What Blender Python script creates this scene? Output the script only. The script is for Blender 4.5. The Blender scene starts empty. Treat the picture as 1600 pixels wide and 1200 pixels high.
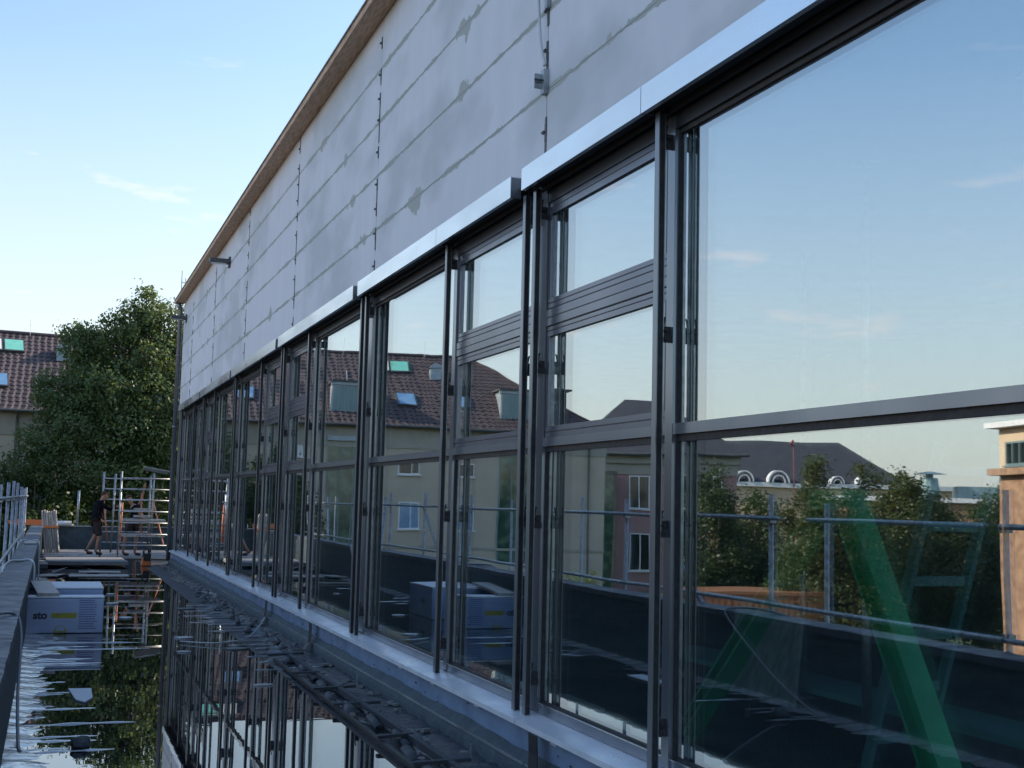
import bpy, bmesh, math, random
import numpy as np
from mathutils import Vector, Matrix
random.seed(7); rng = np.random.default_rng(7)
PI = math.pi; R = math.radians
C = bpy.context.scene.collection; S = bpy.context.scene

# ------------------------------------------------------------------ camera, world, sun, exposure
CAM_H = 1.70
yaw, pitch, roll = R(20.1245), R(5.5238), R(1.3920)
F = Vector((math.sin(yaw)*math.cos(pitch), math.cos(yaw)*math.cos(pitch), math.sin(pitch)))
r0 = F.cross(Vector((0,0,1))).normalized(); u0 = r0.cross(F)
rr = math.cos(roll)*r0 + math.sin(roll)*u0; uu = -math.sin(roll)*r0 + math.cos(roll)*u0
cam = bpy.data.cameras.new('camera'); cam.sensor_width = 36; cam.lens = 1942.2/1600*36
cam.clip_start = 0.05; cam.clip_end = 3000
co = bpy.data.objects.new('camera', cam); C.objects.link(co)
m3 = Matrix((rr, uu, -F)).transposed(); co.matrix_world = Matrix.Translation((0,0,CAM_H)) @ m3.to_4x4()
S.camera = co

SUN_AZ, SUN_EL = R(78), R(28)          # azimuth clockwise from +Y
W = bpy.data.worlds.new('World'); S.world = W; W.use_nodes = True
nt = W.node_tree; nt.nodes.clear()
wo = nt.nodes.new('ShaderNodeOutputWorld'); bg = nt.nodes.new('ShaderNodeBackground')
sky = nt.nodes.new('ShaderNodeTexSky'); sky.sky_type = 'NISHITA'; sky.sun_disc = False
sky.sun_elevation = SUN_EL; sky.sun_rotation = SUN_AZ
sky.altitude = 100; sky.air_density = 1.15; sky.dust_density = 1.2; sky.ozone_density = 2.0
tc = nt.nodes.new('ShaderNodeTexCoord'); mp = nt.nodes.new('ShaderNodeMapping'); mp.inputs['Scale'].default_value = (1, 1, 4.5)
ns = nt.nodes.new('ShaderNodeTexNoise'); ns.inputs['Scale'].default_value = 7.0; ns.inputs['Detail'].default_value = 8; ns.inputs['Roughness'].default_value = .58
cr = nt.nodes.new('ShaderNodeValToRGB'); cr.color_ramp.elements[0].position = .62; cr.color_ramp.elements[1].position = .74
cr.color_ramp.elements[0].color = (0,0,0,1); cr.color_ramp.elements[1].color = (.60,.60,.60,1)
sx = nt.nodes.new('ShaderNodeSeparateXYZ'); mr = nt.nodes.new('ShaderNodeMapRange')
mr.inputs[1].default_value = 0.10; mr.inputs[2].default_value = .42; mr.inputs[3].default_value = 1; mr.inputs[4].default_value = 0
mu = nt.nodes.new('ShaderNodeMath'); mu.operation = 'MULTIPLY'
mx = nt.nodes.new('ShaderNodeMix'); mx.data_type = 'RGBA'; mx.inputs['B'].default_value = (6.6, 5.2, 4.9, 1)
L = nt.links.new
L(tc.outputs['Generated'], mp.inputs[0]); L(mp.outputs[0], ns.inputs[0]); L(ns.outputs[0], cr.inputs[0])
L(tc.outputs['Generated'], sx.inputs[0]); L(sx.outputs[2], mr.inputs[0]); L(mr.outputs[0], mu.inputs[0]); L(cr.outputs[0], mu.inputs[1])
L(mu.outputs[0], mx.inputs['Factor']); L(sky.outputs[0], mx.inputs['A'])
hz = nt.nodes.new('ShaderNodeMapRange'); hz.inputs[1].default_value = -.02; hz.inputs[2].default_value = .34; hz.inputs[3].default_value = .82; hz.inputs[4].default_value = 0
hm = nt.nodes.new('ShaderNodeMix'); hm.data_type = 'RGBA'; hm.inputs['B'].default_value = (3.45, 3.45, 3.50, 1)
L(sx.outputs[2], hz.inputs[0]); L(hz.outputs[0], hm.inputs['Factor']); L(mx.outputs['Result'], hm.inputs['A'])
L(hm.outputs['Result'], bg.inputs[0]); bg.inputs[1].default_value = 0.13; L(bg.outputs[0], wo.inputs[0])
sd = bpy.data.lights.new('sun', 'SUN'); sd.energy = 3.2; sd.angle = R(.53); sd.color = (1, .84, .66)
so = bpy.data.objects.new('sun', sd); C.objects.link(so)
dv = Vector((math.sin(SUN_AZ)*math.cos(SUN_EL), math.cos(SUN_AZ)*math.cos(SUN_EL), math.sin(SUN_EL)))
so.rotation_euler = dv.to_track_quat('Z', 'Y').to_euler(); so.location = (20, 30, 30)
S.view_settings.view_transform = 'Standard'; S.view_settings.look = 'None'; S.view_settings.gamma = 1
S.view_settings.exposure = 1.08
S.render.engine = 'CYCLES'; S.cycles.max_bounces = 12; S.cycles.glossy_bounces = 8; S.cycles.transparent_max_bounces = 16
S.cycles.caustics_reflective = False; S.cycles.caustics_refractive = False

# ------------------------------------------------------------------ materials
MATS = {}
def mat(name, col=(.5,.5,.5), rough=.6, metal=0, spec=.5, noise=None, bump=None, coat=0, var=.0):
    """noise=(scale, colour2, low, high, detail, stretch) ; bump=(scale, strength, distance)"""
    m = bpy.data.materials.new(name); m.use_nodes = True; n = m.node_tree.nodes; l = m.node_tree.links.new
    b = n['Principled BSDF']; b.inputs['Base Color'].default_value = (*col, 1); b.inputs['Roughness'].default_value = rough
    b.inputs['Metallic'].default_value = metal; b.inputs['Specular IOR Level'].default_value = spec
    b.inputs['Coat Weight'].default_value = coat
    t = n.new('ShaderNodeTexCoord')
    if noise:
        sc, c2, lo, hi, det, st = noise
        mpp = n.new('ShaderNodeMapping'); mpp.inputs['Scale'].default_value = st
        nn = n.new('ShaderNodeTexNoise'); nn.inputs['Scale'].default_value = sc; nn.inputs['Detail'].default_value = det
        rp = n.new('ShaderNodeMapRange'); rp.inputs[1].default_value = lo; rp.inputs[2].default_value = hi
        mm = n.new('ShaderNodeMix'); mm.data_type = 'RGBA'; mm.inputs['A'].default_value = (*col, 1); mm.inputs['B'].default_value = (*c2, 1)
        l(t.outputs['Object'], mpp.inputs[0]); l(mpp.outputs[0], nn.inputs[0]); l(nn.outputs[0], rp.inputs[0]); l(rp.outputs[0], mm.inputs['Factor'])
        l(mm.outputs['Result'], b.inputs['Base Color'])
        if var:
            r2 = n.new('ShaderNodeMapRange'); r2.inputs[3].default_value = max(.02, rough-var); r2.inputs[4].default_value = rough+var
            r2.inputs[1].default_value = .3; r2.inputs[2].default_value = .7
            l(nn.outputs[0], r2.inputs[0]); l(r2.outputs[0], b.inputs['Roughness'])
    if bump:
        nb = n.new('ShaderNodeTexNoise'); nb.inputs['Scale'].default_value = bump[0]; nb.inputs['Detail'].default_value = 5
        bb = n.new('ShaderNodeBump'); bb.inputs['Strength'].default_value = bump[1]; bb.inputs['Distance'].default_value = bump[2]
        l(t.outputs['Object'], nb.inputs[0]); l(nb.outputs[0], bb.inputs['Height']); l(bb.outputs[0], b.inputs['Normal'])
    MATS[name] = m; return m
U = (1,1,1)
mat('rail_paint', (.20,.22,.25), .28, metal=.55, spec=.6)
mat('cap_paint', (.22,.245,.29), .22, metal=.55, spec=.6, noise=(2.0,(.185,.205,.25),.35,.75,4,(1,1,.3)), var=.05)
mat('vent_paint', (.155,.168,.215), .23, metal=.45, spec=.6, noise=(2.0,(.13,.142,.185),.35,.75,4,(1,1,.3)), var=.05)
mat('rail_shaded', (.045,.05,.065), .3, metal=.3, spec=.6)  # head rail under the shutter box, the box's shadow put into the colour
mat('gasket', (.012,.012,.016), .6, noise=(25,(.03,.03,.035),.4,.7,3,U))
mat('aluminium', (.78,.82,.86), .30, 1, noise=(3,(.66,.70,.74),.35,.7,6,(1,.25,1)), var=.10)
mat('sill_metal', (.85,.87,.93), .36, metal=.25, spec=.8, noise=(6,(.68,.71,.78),.4,.7,7,(1,.5,1)), var=.10, bump=(6,.10,.01))
mat('box_inside', (.012,.013,.016), .6)
mat('galvanised', (.42,.45,.48), .42, .8, noise=(14,(.26,.28,.31),.35,.65,5,U), var=.1)
mat('orange_tube', (.55,.20,.12), .45, noise=(10,(.45,.12,.06),.4,.7,3,U))
mat('timber_eave', (.70,.49,.34), .7, noise=(40,(.48,.30,.19),.4,.65,5,(1,.12,1)))
mat('membrane_blue', (.25,.33,.47), .45, spec=.5, noise=(3,(.16,.21,.32),.35,.7,6,(1,1,1.6)), var=.1, bump=(7,.3,.02))
mat('fleece_teal', (.055,.085,.10), .7, noise=(8,(.03,.05,.065),.35,.7,5,U), bump=(22,.5,.02))
mat('bitumen', (.028,.034,.043), .62, noise=(6,(.055,.064,.08),.42,.7,7,U), bump=(40,.5,.01), var=.15)
mat('wet_bitumen', (.030,.036,.046), .30, spec=.6, noise=(5,(.050,.058,.072),.4,.7,8,(1,3,1)), bump=(30,.5,.01), var=.14)
mat('coping', (.085,.10,.125), .55, noise=(5,(.05,.058,.075),.35,.7,8,(1,2,1)), bump=(55,.35,.006), var=.12)
mat('wet_fleece', (.74,.78,.80), .16, .45, spec=.9, noise=(5,(.42,.46,.50),.35,.65,8,(1,1.6,1)), bump=(14,.35,.02), var=.10)
mat('wet_ridge', (.34,.37,.40), .10, spec=1, metal=.4)
mat('wood_grey', (.25,.25,.25), .7, noise=(12,(.15,.15,.155),.35,.7,6,(.2,3,1)), bump=(30,.3,.004))
mat('wood_pale', (.50,.47,.44), .65, noise=(16,(.36,.33,.31),.35,.7,6,(1,1,.15)))
mat('osb', (.62,.40,.24), .75, noise=(28,(.42,.25,.14),.3,.7,8,(1,1,1.6)), bump=(60,.4,.004))
mat('white_paint', (.72,.74,.76), .5, noise=(6,(.58,.60,.63),.4,.75,6,U))
mat('eps', (.78,.82,.86), .75, noise=(30,(.68,.72,.77),.35,.7,5,U))
mat('film_blue', (.38,.50,.74), .26, spec=.6, noise=(3,(.30,.42,.67),.35,.7,5,(1,1,2)), bump=(9,.25,.01))
mat('print_dark', (.02,.035,.08), .4)
mat('print_blue', (.06,.13,.33), .4)
mat('print_yellow', (.42,.40,.04), .4, noise=(14,(.30,.31,.08),.4,.7,4,U))
mat('black_rubber', (.010,.010,.012), .55, bump=(30,.3,.005))
mat('cable_white', (.62,.66,.70), .4)
mat('cable_grey', (.22,.25,.30), .4)
mat('roof_slab', (.06,.06,.065), .85, noise=(3,(.09,.09,.095),.4,.7,5,U))
mat('concrete', (.28,.28,.29), .8, noise=(3,(.2,.2,.21),.35,.7,6,U))
mat('dark_room', (.16,.18,.19), .85, noise=(2,(.10,.12,.13),.4,.7,4,U))
mat('steel_green', (.05,.62,.30), .45, spec=.5, noise=(6,(.04,.50,.24),.4,.7,4,U))
mat('steel_green_dark', (.045,.50,.26), .5)
mat('bench_teal', (.18,.42,.44), .6, noise=(4,(.12,.30,.32),.4,.7,5,(1,.2,1)))
mat('stone_sheet', (.42,.46,.46), .8, noise=(9,(.20,.23,.24),.35,.65,8,(1,2,1)))
mat('asphalt', (.05,.05,.053), .9, noise=(.6,(.075,.073,.07),.4,.65,8,U), bump=(30,.3,.01))
mat('grass', (.045,.075,.02), .9, noise=(1.2,(.07,.08,.03),.4,.65,8,U))
mat('cream_plaster', (.52,.46,.38), .85, noise=(.7,(.46,.405,.33),.35,.7,8,(1,1,1.8)), bump=(30,.15,.01))
mat('cream_band', (.40,.38,.33), .85, noise=(2,(.34,.33,.29),.35,.7,5,U))
mat('pink_plaster', (.42,.24,.24), .85, noise=(.6,(.36,.21,.21),.35,.7,8,U))
mat('beige_plaster', (.62,.48,.34), .85, noise=(.8,(.56,.43,.31),.35,.7,8,U))
mat('brown_plaster', (.40,.25,.16), .9, noise=(4,(.24,.14,.085),.35,.65,9,U), bump=(12,.5,.03))
mat('zinc_green', (.19,.28,.30), .45, metal=.3, noise=(3,(.14,.21,.23),.4,.7,5,(1,1,.3)))
mat('zinc_pale', (.34,.41,.46), .45, metal=.3, noise=(3,(.28,.34,.40),.4,.7,5,U))
mat('dark_zinc', (.06,.065,.07), .5, noise=(4,(.09,.095,.10),.4,.7,4,U))
mat('slate_roof', (.05,.052,.065), .7, noise=(1.5,(.035,.037,.047),.35,.7,6,(1,1,3)))
mat('pvc_white', (.75,.77,.79), .35)
mat('window_dark', (.015,.02,.022), .06, spec=.8)
mat('window_blue', (.10,.24,.46), .10, spec=.8, noise=(2,(.2,.36,.55),.3,.7,3,U))
mat('window_tree_reflect', (.03,.075,.06), .08, spec=.8, noise=(2.5,(.10,.19,.13),.45,.65,5,U))  # green tree reflections painted into the pane colour
mat('skylight_green', (.16,.55,.42), .2, spec=.7, noise=(3,(.22,.62,.5),.35,.7,3,U))
mat('skylight_white', (.75,.77,.70), .3)
mat('skin', (.42,.23,.16), .55, noise=(20,(.36,.19,.13),.35,.7,4,U))
mat('cloth_black', (.006,.008,.014), .95, spec=.12, noise=(15,(.011,.013,.020),.4,.7,5,U), bump=(16,.5,.02))
mat('cloth_shorts', (.050,.042,.045), .95, spec=.12, noise=(15,(.05,.042,.045),.4,.7,5,U), bump=(16,.5,.02))
mat('shoe', (.045,.03,.03), .7)
mat('hair', (.05,.028,.018), .8, bump=(90,.6,.006))
mat('orange_plastic', (.75,.20,.06), .5)
mat('orange_bin', (.26,.12,.06), .55, noise=(2,(.20,.10,.05),.35,.7,6,U))
mat('car_red', (.25,.01,.02), .25, coat=1); mat('car_white', (.68,.70,.72), .3, coat=1); mat('car_dark', (.02,.024,.03), .2, coat=1)
mat('car_silver', (.35,.37,.40), .28, metal=.6, coat=1); mat('tyre', (.015,.015,.016), .9)
mat('bark', (.07,.055,.042), .9, noise=(12,(.12,.10,.08),.35,.7,6,(1,1,.2)), bump=(20,.8,.03))

def leaf_mat(name, c1, c2, trans):
    m = bpy.data.materials.new(name); m.use_nodes = True; n = m.node_tree.nodes; l = m.node_tree.links.new
    b = n['Principled BSDF']; b.inputs['Roughness'].default_value = .45; b.inputs['Specular IOR Level'].default_value = .35
    t = n.new('ShaderNodeTexCoord'); nn = n.new('ShaderNodeTexNoise'); nn.inputs['Scale'].default_value = 1.1; nn.inputs['Detail'].default_value = 7
    rp = n.new('ShaderNodeMapRange'); rp.inputs[1].default_value = .35; rp.inputs[2].default_value = .65
    mm = n.new('ShaderNodeMix'); mm.data_type = 'RGBA'; mm.inputs['A'].default_value = (*c1,1); mm.inputs['B'].default_value = (*c2,1)
    l(t.outputs['Object'], nn.inputs[0]); l(nn.outputs[0], rp.inputs[0]); l(rp.outputs[0], mm.inputs['Factor']); l(mm.outputs['Result'], b.inputs['Base Color'])
    tr = n.new('ShaderNodeBsdfTranslucent'); tr.inputs[0].default_value = (*trans,1)
    mxs = n.new('ShaderNodeMixShader'); mxs.inputs[0].default_value = .35
    l(b.outputs[0], mxs.inputs[1]); l(tr.outputs[0], mxs.inputs[2]); l(mxs.outputs[0], n['Material Output'].inputs[0]); MATS[name] = m
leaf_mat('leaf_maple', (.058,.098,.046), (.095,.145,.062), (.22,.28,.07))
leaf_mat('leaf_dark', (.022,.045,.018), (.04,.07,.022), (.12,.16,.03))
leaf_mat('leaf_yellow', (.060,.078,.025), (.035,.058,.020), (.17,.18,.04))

def tile_mat():
    m = bpy.data.materials.new('roof_tiles'); m.use_nodes = True; n = m.node_tree.nodes; l = m.node_tree.links.new
    b = n['Principled BSDF']; b.inputs['Roughness'].default_value = .55
    t = n.new('ShaderNodeTexCoord'); nn = n.new('ShaderNodeTexNoise'); nn.inputs['Scale'].default_value = 2.2; nn.inputs['Detail'].default_value = 8
    rp = n.new('ShaderNodeValToRGB'); rp.color_ramp.elements[0].position = .35; rp.color_ramp.elements[1].position = .7
    rp.color_ramp.elements[0].color = (.050,.039,.044,1); rp.color_ramp.elements[1].color = (.088,.065,.070,1)
    l(t.outputs['Object'], nn.inputs[0]); l(nn.outputs[0], rp.inputs[0]); l(rp.outputs[0], b.inputs['Base Color']); MATS['roof_tiles'] = m
tile_mat()

def panel_mat():
    """grey wall slabs: cement joints at fixed heights with ragged smears, damp clouds and chalky runs"""
    m = bpy.data.materials.new('wall_slab'); m.use_nodes = True; n = m.node_tree.nodes; l = m.node_tree.links.new
    b = n['Principled BSDF']; b.inputs['Roughness'].default_value = .78; b.inputs['Specular IOR Level'].default_value = .3
    t = n.new('ShaderNodeNewGeometry'); s = n.new('ShaderNodeSeparateXYZ'); l(t.outputs['Position'], s.inputs[0])
    def N(scale, det, st, rough=.5):
        mpp = n.new('ShaderNodeMapping'); mpp.inputs['Scale'].default_value = st; x = n.new('ShaderNodeTexNoise')
        x.inputs['Scale'].default_value = scale; x.inputs['Detail'].default_value = det; x.inputs['Roughness'].default_value = rough
        l(t.outputs['Position'], mpp.inputs[0]); l(mpp.outputs[0], x.inputs[0]); return x.outputs[0]
    def M(op, a, bb=None, c=None):
        x = n.new('ShaderNodeMath'); x.operation = op
        for i, v in enumerate((a, bb, c)):
            if v is None: continue
            if isinstance(v, (int, float)): x.inputs[i].default_value = v
            else: l(v, x.inputs[i])
        return x.outputs[0]
    def RG(v, a, bb, c=0, d=1):
        x = n.new('ShaderNodeMapRange'); x.inputs[1].default_value = a; x.inputs[2].default_value = bb; x.inputs[3].default_value = c; x.inputs[4].default_value = d
        l(v, x.inputs[0]); return x.outputs[0]
    def MIX(f, a, bb):
        x = n.new('ShaderNodeMix'); x.data_type = 'RGBA'; l(f, x.inputs['Factor'])
        for k, v in (('A', a), ('B', bb)):
            if isinstance(v, tuple): x.inputs[k].default_value = (*v, 1)
            else: l(v, x.inputs[k])
        return x.outputs['Result']
    # distance to the nearest joint (rows 0.55 m, joint at z = 4.385 + 0.55 k)
    q = M('FRACT', M('ADD', M('DIVIDE', M('SUBTRACT', s.outputs[2], 4.385), .55), 20.5))
    dist = M('MULTIPLY', M('SUBTRACT', q, .5), .55)
    rag = N(9, 6, (1,1,.5), .62); rag2 = N(2.2, 3, (1,1,.2))
    wob = M('MULTIPLY', M('SUBTRACT', rag, .5), .055)
    wide = RG(rag2, .40, .66, .009, .032)
    joint = RG(M('SUBTRACT', M('ABSOLUTE', M('ADD', dist, wob)), wide), -.003, .003, 1, 0)
    # thick blobs of mortar now and then
    blob = RG(M('ADD', N(1.6, 5, (1,1,.7), .6), M('MULTIPLY', M('ABSOLUTE', dist), -1.1)), .585, .592)
    joint = M('MAXIMUM', joint, blob)
    damp = RG(N(.55, 4, (1,1,1.8)), .47, .60)
    runs = M('MULTIPLY', RG(N(14, 3, (1,1,.06)), .66, .76), RG(N(1.2, 3, U), .5, .62))
    c = MIX(damp, (.79,.80,.87), (.60,.63,.67)); c = MIX(RG(N(5,8,(1,1,.35)), .3, .8, 0, .5), c, (.66,.67,.74))
    c = MIX(runs, c, (.74,.75,.78)); c = MIX(joint, c, (.46,.48,.46)); l(c, b.inputs['Base Color'])
    bp = n.new('ShaderNodeBump'); bp.inputs['Distance'].default_value = .006; bp.inputs['Strength'].default_value = .5
    l(M('ADD', joint, M('MULTIPLY', N(60,5,U), .3)), bp.inputs['Height']); l(bp.outputs[0], b.inputs['Normal']); MATS['wall_slab'] = m
panel_mat()

def glass_mat(name, ior, tint, wav):
    m = bpy.data.materials.new(name); m.use_nodes = True; n = m.node_tree.nodes; l = m.node_tree.links.new; n.clear()
    o = n.new('ShaderNodeOutputMaterial'); g = n.new('ShaderNodeBsdfGlossy'); g.inputs['Roughness'].default_value = 0.0; g.inputs[0].default_value = (.93,.97,1,1)
    tr = n.new('ShaderNodeBsdfTransparent'); tr.inputs[0].default_value = (*tint,1)
    fr = n.new('ShaderNodeLayerWeight'); fr.inputs[0].default_value = .5; pw_ = n.new('ShaderNodeMath'); pw_.operation = 'POWER'; pw_.inputs[1].default_value = ior; mxx = n.new('ShaderNodeMixShader')
    t = n.new('ShaderNodeTexCoord'); nn = n.new('ShaderNodeTexNoise'); nn.inputs['Scale'].default_value = .9; nn.inputs['Detail'].default_value = 1
    bp = n.new('ShaderNodeBump'); bp.inputs['Strength'].default_value = 1; bp.inputs['Distance'].default_value = wav
    l(t.outputs['Object'], nn.inputs[0]); l(nn.outputs[0], bp.inputs['Height']); l(bp.outputs[0], g.inputs['Normal'])
    rp = n.new('ShaderNodeMapRange'); rp.inputs[3].default_value = .41; l(fr.outputs['Facing'], pw_.inputs[0]); l(pw_.outputs[0], rp.inputs[0])
    l(rp.outputs[0], mxx.inputs[0]); l(tr.outputs[0], mxx.inputs[1]); l(g.outputs[0], mxx.inputs[2]); l(mxx.outputs[0], o.inputs[0]); MATS[name] = m
glass_mat('glazing', 4.0, (.88,.97,.95), .0018)

def water_mat():
    m = bpy.data.materials.new('puddle_water'); m.use_nodes = True; n = m.node_tree.nodes; l = m.node_tree.links.new; n.clear()
    o = n.new('ShaderNodeOutputMaterial'); g = n.new('ShaderNodeBsdfGlossy'); g.inputs['Roughness'].default_value = 0.0
    d = n.new('ShaderNodeBsdfDiffuse'); d.inputs[0].default_value = (.010,.014,.020,1)
    fr = n.new('ShaderNodeLayerWeight'); fr.inputs[0].default_value = .5; pw_ = n.new('ShaderNodeMath'); pw_.operation = 'POWER'; pw_.inputs[1].default_value = 4; rp = n.new('ShaderNodeMapRange'); rp.inputs[3].default_value = .30; mxx = n.new('ShaderNodeMixShader')
    t = n.new('ShaderNodeTexCoord'); mp_ = n.new('ShaderNodeMapping'); mp_.inputs['Scale'].default_value = (1,2.5,1)
    nn = n.new('ShaderNodeTexNoise'); nn.inputs['Scale'].default_value = 1.6; nn.inputs['Detail'].default_value = 2
    bp = n.new('ShaderNodeBump'); bp.inputs['Strength'].default_value = 1; bp.inputs['Distance'].default_value = .00028
    l(t.outputs['Object'], mp_.inputs[0]); l(mp_.outputs[0], nn.inputs[0]); l(nn.outputs[0], bp.inputs['Height']); l(bp.outputs[0], g.inputs['Normal'])
    l(fr.outputs['Facing'], pw_.inputs[0]); l(pw_.outputs[0], rp.inputs[0]); l(rp.outputs[0], mxx.inputs[0]); l(d.outputs[0], mxx.inputs[1]); l(g.outputs[0], mxx.inputs[2]); l(mxx.outputs[0], o.inputs[0]); MATS['puddle_water'] = m
water_mat()

# ------------------------------------------------------------------ geometry helpers
class MB:
    def __init__(s): s.v = []; s.f = []
    def add(s, vs, fs):
        k = len(s.v); s.v += [tuple(v) for v in vs]; s.f += [tuple(i+k for i in f) for f in fs]; return s
    def box(s, x0, x1, y0, y1, z0, z1):
        return s.add([(x0,y0,z0),(x1,y0,z0),(x1,y1,z0),(x0,y1,z0),(x0,y0,z1),(x1,y0,z1),(x1,y1,z1),(x0,y1,z1)],
                     [(0,3,2,1),(4,5,6,7),(0,1,5,4),(1,2,6,5),(2,3,7,6),(3,0,4,7)])
    def obox(s, c, u, v, w):      # centre and three half-vectors
        c, u, v, w = map(Vector, (c, u, v, w))
        P = [c-u-v-w, c+u-v-w, c+u+v-w, c-u+v-w, c-u-v+w, c+u-v+w, c+u+v+w, c-u+v+w]
        return s.add(P, [(0,3,2,1),(4,5,6,7),(0,1,5,4),(1,2,6,5),(2,3,7,6),(3,0,4,7)])
    def beam(s, a, b, w, h, up=(0,0,1)):
        a, b = Vector(a), Vector(b); d = (b-a); n = d.normalized(); sd_ = n.cross(Vector(up))
        if sd_.length < 1e-4: sd_ = n.cross(Vector((1,0,0)))
        sd_.normalize(); t = sd_.cross(n)
        return s.obox((a+b)/2, d/2, sd_*w/2, t*h/2)
    def tube(s, pts, r, n=8, cap=True):
        pts = [Vector(p) for p in pts]; rs = r if isinstance(r, (list, tuple)) else [r]*len(pts); k = len(s.v); prev = None
        for i, p in enumerate(pts):
            d = (pts[min(i+1, len(pts)-1)]-pts[max(i-1, 0)]).normalized()
            a = prev if prev is not None else (Vector((0,0,1)) if abs(d.z) < .9 else Vector((1,0,0)))
            a = (a - d*a.dot(d)).normalized(); prev = a; b = d.cross(a)
            for j in range(n):
                t = 2*PI*j/n; s.v.append(tuple(p+(a*math.cos(t)+b*math.sin(t))*rs[i]))
        for i in range(len(pts)-1):
            for j in range(n):
                s.f.append((k+i*n+j, k+i*n+(j+1)%n, k+(i+1)*n+(j+1)%n, k+(i+1)*n+j))
        if cap:
            s.f.append(tuple(k+j for j in range(n))[::-1]); s.f.append(tuple(k+(len(pts)-1)*n+j for j in range(n)))
        return s
    def prism(s, poly, a, d):     # poly = list of Vector points (planar), extruded by vector d
        n = len(poly); d = Vector(d); P = [Vector(p)+Vector(a) for p in poly]
        return s.add(P+[p+d for p in P], [tuple(range(n))[::-1], tuple(range(n, 2*n))]+[(i, (i+1)%n, n+(i+1)%n, n+i) for i in range(n)])
    def build(s, name, mt, parent=None, bevel=0, smooth=False):
        me = bpy.data.meshes.new(name); off = Vector(parent.location) if parent is not None else Vector((0,0,0))
        if parent is not None and parent.parent is not None: off += Vector(parent.parent.location)
        me.from_pydata([tuple(Vector(v)-off) for v in s.v], [], s.f); me.validate()
        bm = bmesh.new(); bm.from_mesh(me); bmesh.ops.recalc_face_normals(bm, faces=bm.faces); bm.to_mesh(me); bm.free()
        if smooth:
            for p in me.polygons: p.use_smooth = True
        mts = mt if isinstance(mt, list) else [mt]
        for q in mts: me.materials.append(MATS[q] if isinstance(q, str) else q)
        o = bpy.data.objects.new(name, me); C.objects.link(o)
        if parent is not None: o.parent = parent
        if bevel:
            bv = o.modifiers.new('bevel', 'BEVEL'); bv.width = bevel; bv.segments = 2; bv.limit_method = 'ANGLE'
        return o
def thing(name, label, cat, loc=(0,0,0), group=None):
    o = bpy.data.objects.new(name, None); C.objects.link(o); o.location = loc; o.empty_display_size = .2
    o['label'] = label; o['category'] = cat
    if group: o['group'] = group
    return o
def tag(o, label, cat, group=None):
    o['label'] = label; o['category'] = cat
    if group: o['group'] = group
    return o
def struct(o): o['kind'] = 'structure'; return o
def base(mb, name, mt, loc, label, cat, group=None, bevel=0, smooth=False):   # single-mesh thing with its origin at loc
    o = mb.build(name, mt, None, bevel, smooth); o.data.transform(Matrix.Translation(-Vector(loc))); o.location = loc
    return tag(o, label, cat, group)
def arc(p0, p1, sag, n=14, side=(0,0,0)):
    p0, p1 = Vector(p0), Vector(p1); out = []
    for i in range(n+1):
        t = i/n; q = p0.lerp(p1, t); k = 4*t*(1-t); out.append(q+Vector((side[0]*k, side[1]*k, sag*k+side[2]*k)))
    return out

# ------------------------------------------------------------------ the setting: ground, terrace, water
g_ = MB(); g_.add([(-900,-700,-3.5),(900,-700,-3.5),(900,1500,-3.5),(-900,1500,-3.5)], [(0,1,2,3)])
struct(g_.build('ground', 'grass'))
g_ = MB(); g_.add([(-36,-60,-3.496),(-6,-60,-3.496),(-6,40,-3.496),(-36,40,-3.496)], [(0,1,2,3)])
g_.add([(-120,18,-3.492),(-36.01,18,-3.492),(-36.01,62,-3.492),(-120,62,-3.492)], [(0,1,2,3)])
struct(g_.build('road', 'asphalt'))
# flat roof of the lower storey that carries everything
t_ = MB(); t_.box(-.55, 13.9, -7, 32.3, -3.5, -.012); t_.box(-.55, 4.2, 32.301, 41.2, -3.5, -.012); struct(t_.build('roof_terrace', 'bitumen'))
w_ = MB(); w_.add([(-.2,-7,0),(2.20,-7,0),(2.20,36.0,0),(-.2,36.0,0)], [(0,1,2,3)])
struct(w_.build('water', 'puddle_water'))
# wrinkled fleece along the parapet, rising out of the puddle, and ridges of membrane crossing it
me_ = MB(); NY, NX = 420, 7
for j in range(NY+1):
    y = 4 + 23*j/NY
    wdt = .24+.05*math.sin(y*1.7)+.05*math.sin(y*5.3+1)+.03*math.sin(y*13)
    for i in range(NX+1):
        t = i/NX; x = -.2+wdt*t
        z = .017*(1-t)**.8 + .004*math.sin(y*17+math.sin(y*3)*2)*(1-t*.4) + .003*math.sin(y*41+t*3) - .006*t
        me_.v.append((x,y,z))
for j in range(NY):
    for i in range(NX):
        a = j*(NX+1)+i; me_.f.append((a, a+1, a+NX+2, a+NX+1))
struct(me_.build('roof_fleece', 'wet_fleece', smooth=True))
rd = MB(); y = 8.0
while y < 26:
    L_ = random.choice([.12,.15,.2,.25,.35,.5,.8]) * random.uniform(.7,1.2)
    if 11.0 < y < 15.8: L_ *= 1.5
    x0 = -.2+random.uniform(.05,.12); n = 14; hgt = random.uniform(.006,.012); wd = random.uniform(.018,.05); k = len(rd.v)
    ph = random.uniform(0,6); dy = random.uniform(-.04,.08)
    for i in range(n+1):
        t = i/n; x = x0+L_*t; yy = y+dy*t+.008*math.sin(t*9+ph); h_ = hgt*(math.sin(PI*min(1,t*1.02+.03))**.4)*(.7+.4*math.sin(t*14+ph))
        for q, (oy, oz) in enumerate([(-1,-.003),(-.45,h_*.75),(0,h_),(.45,h_*.75),(1,-.003)]): rd.v.append((x, yy+oy*wd, oz))
    for i in range(n):
        for q in range(4):
            a = k+i*5+q; rd.f.append((a, a+5, a+6, a+1))
    y += random.choice([.10,.14,.2,.3,.4])
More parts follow.
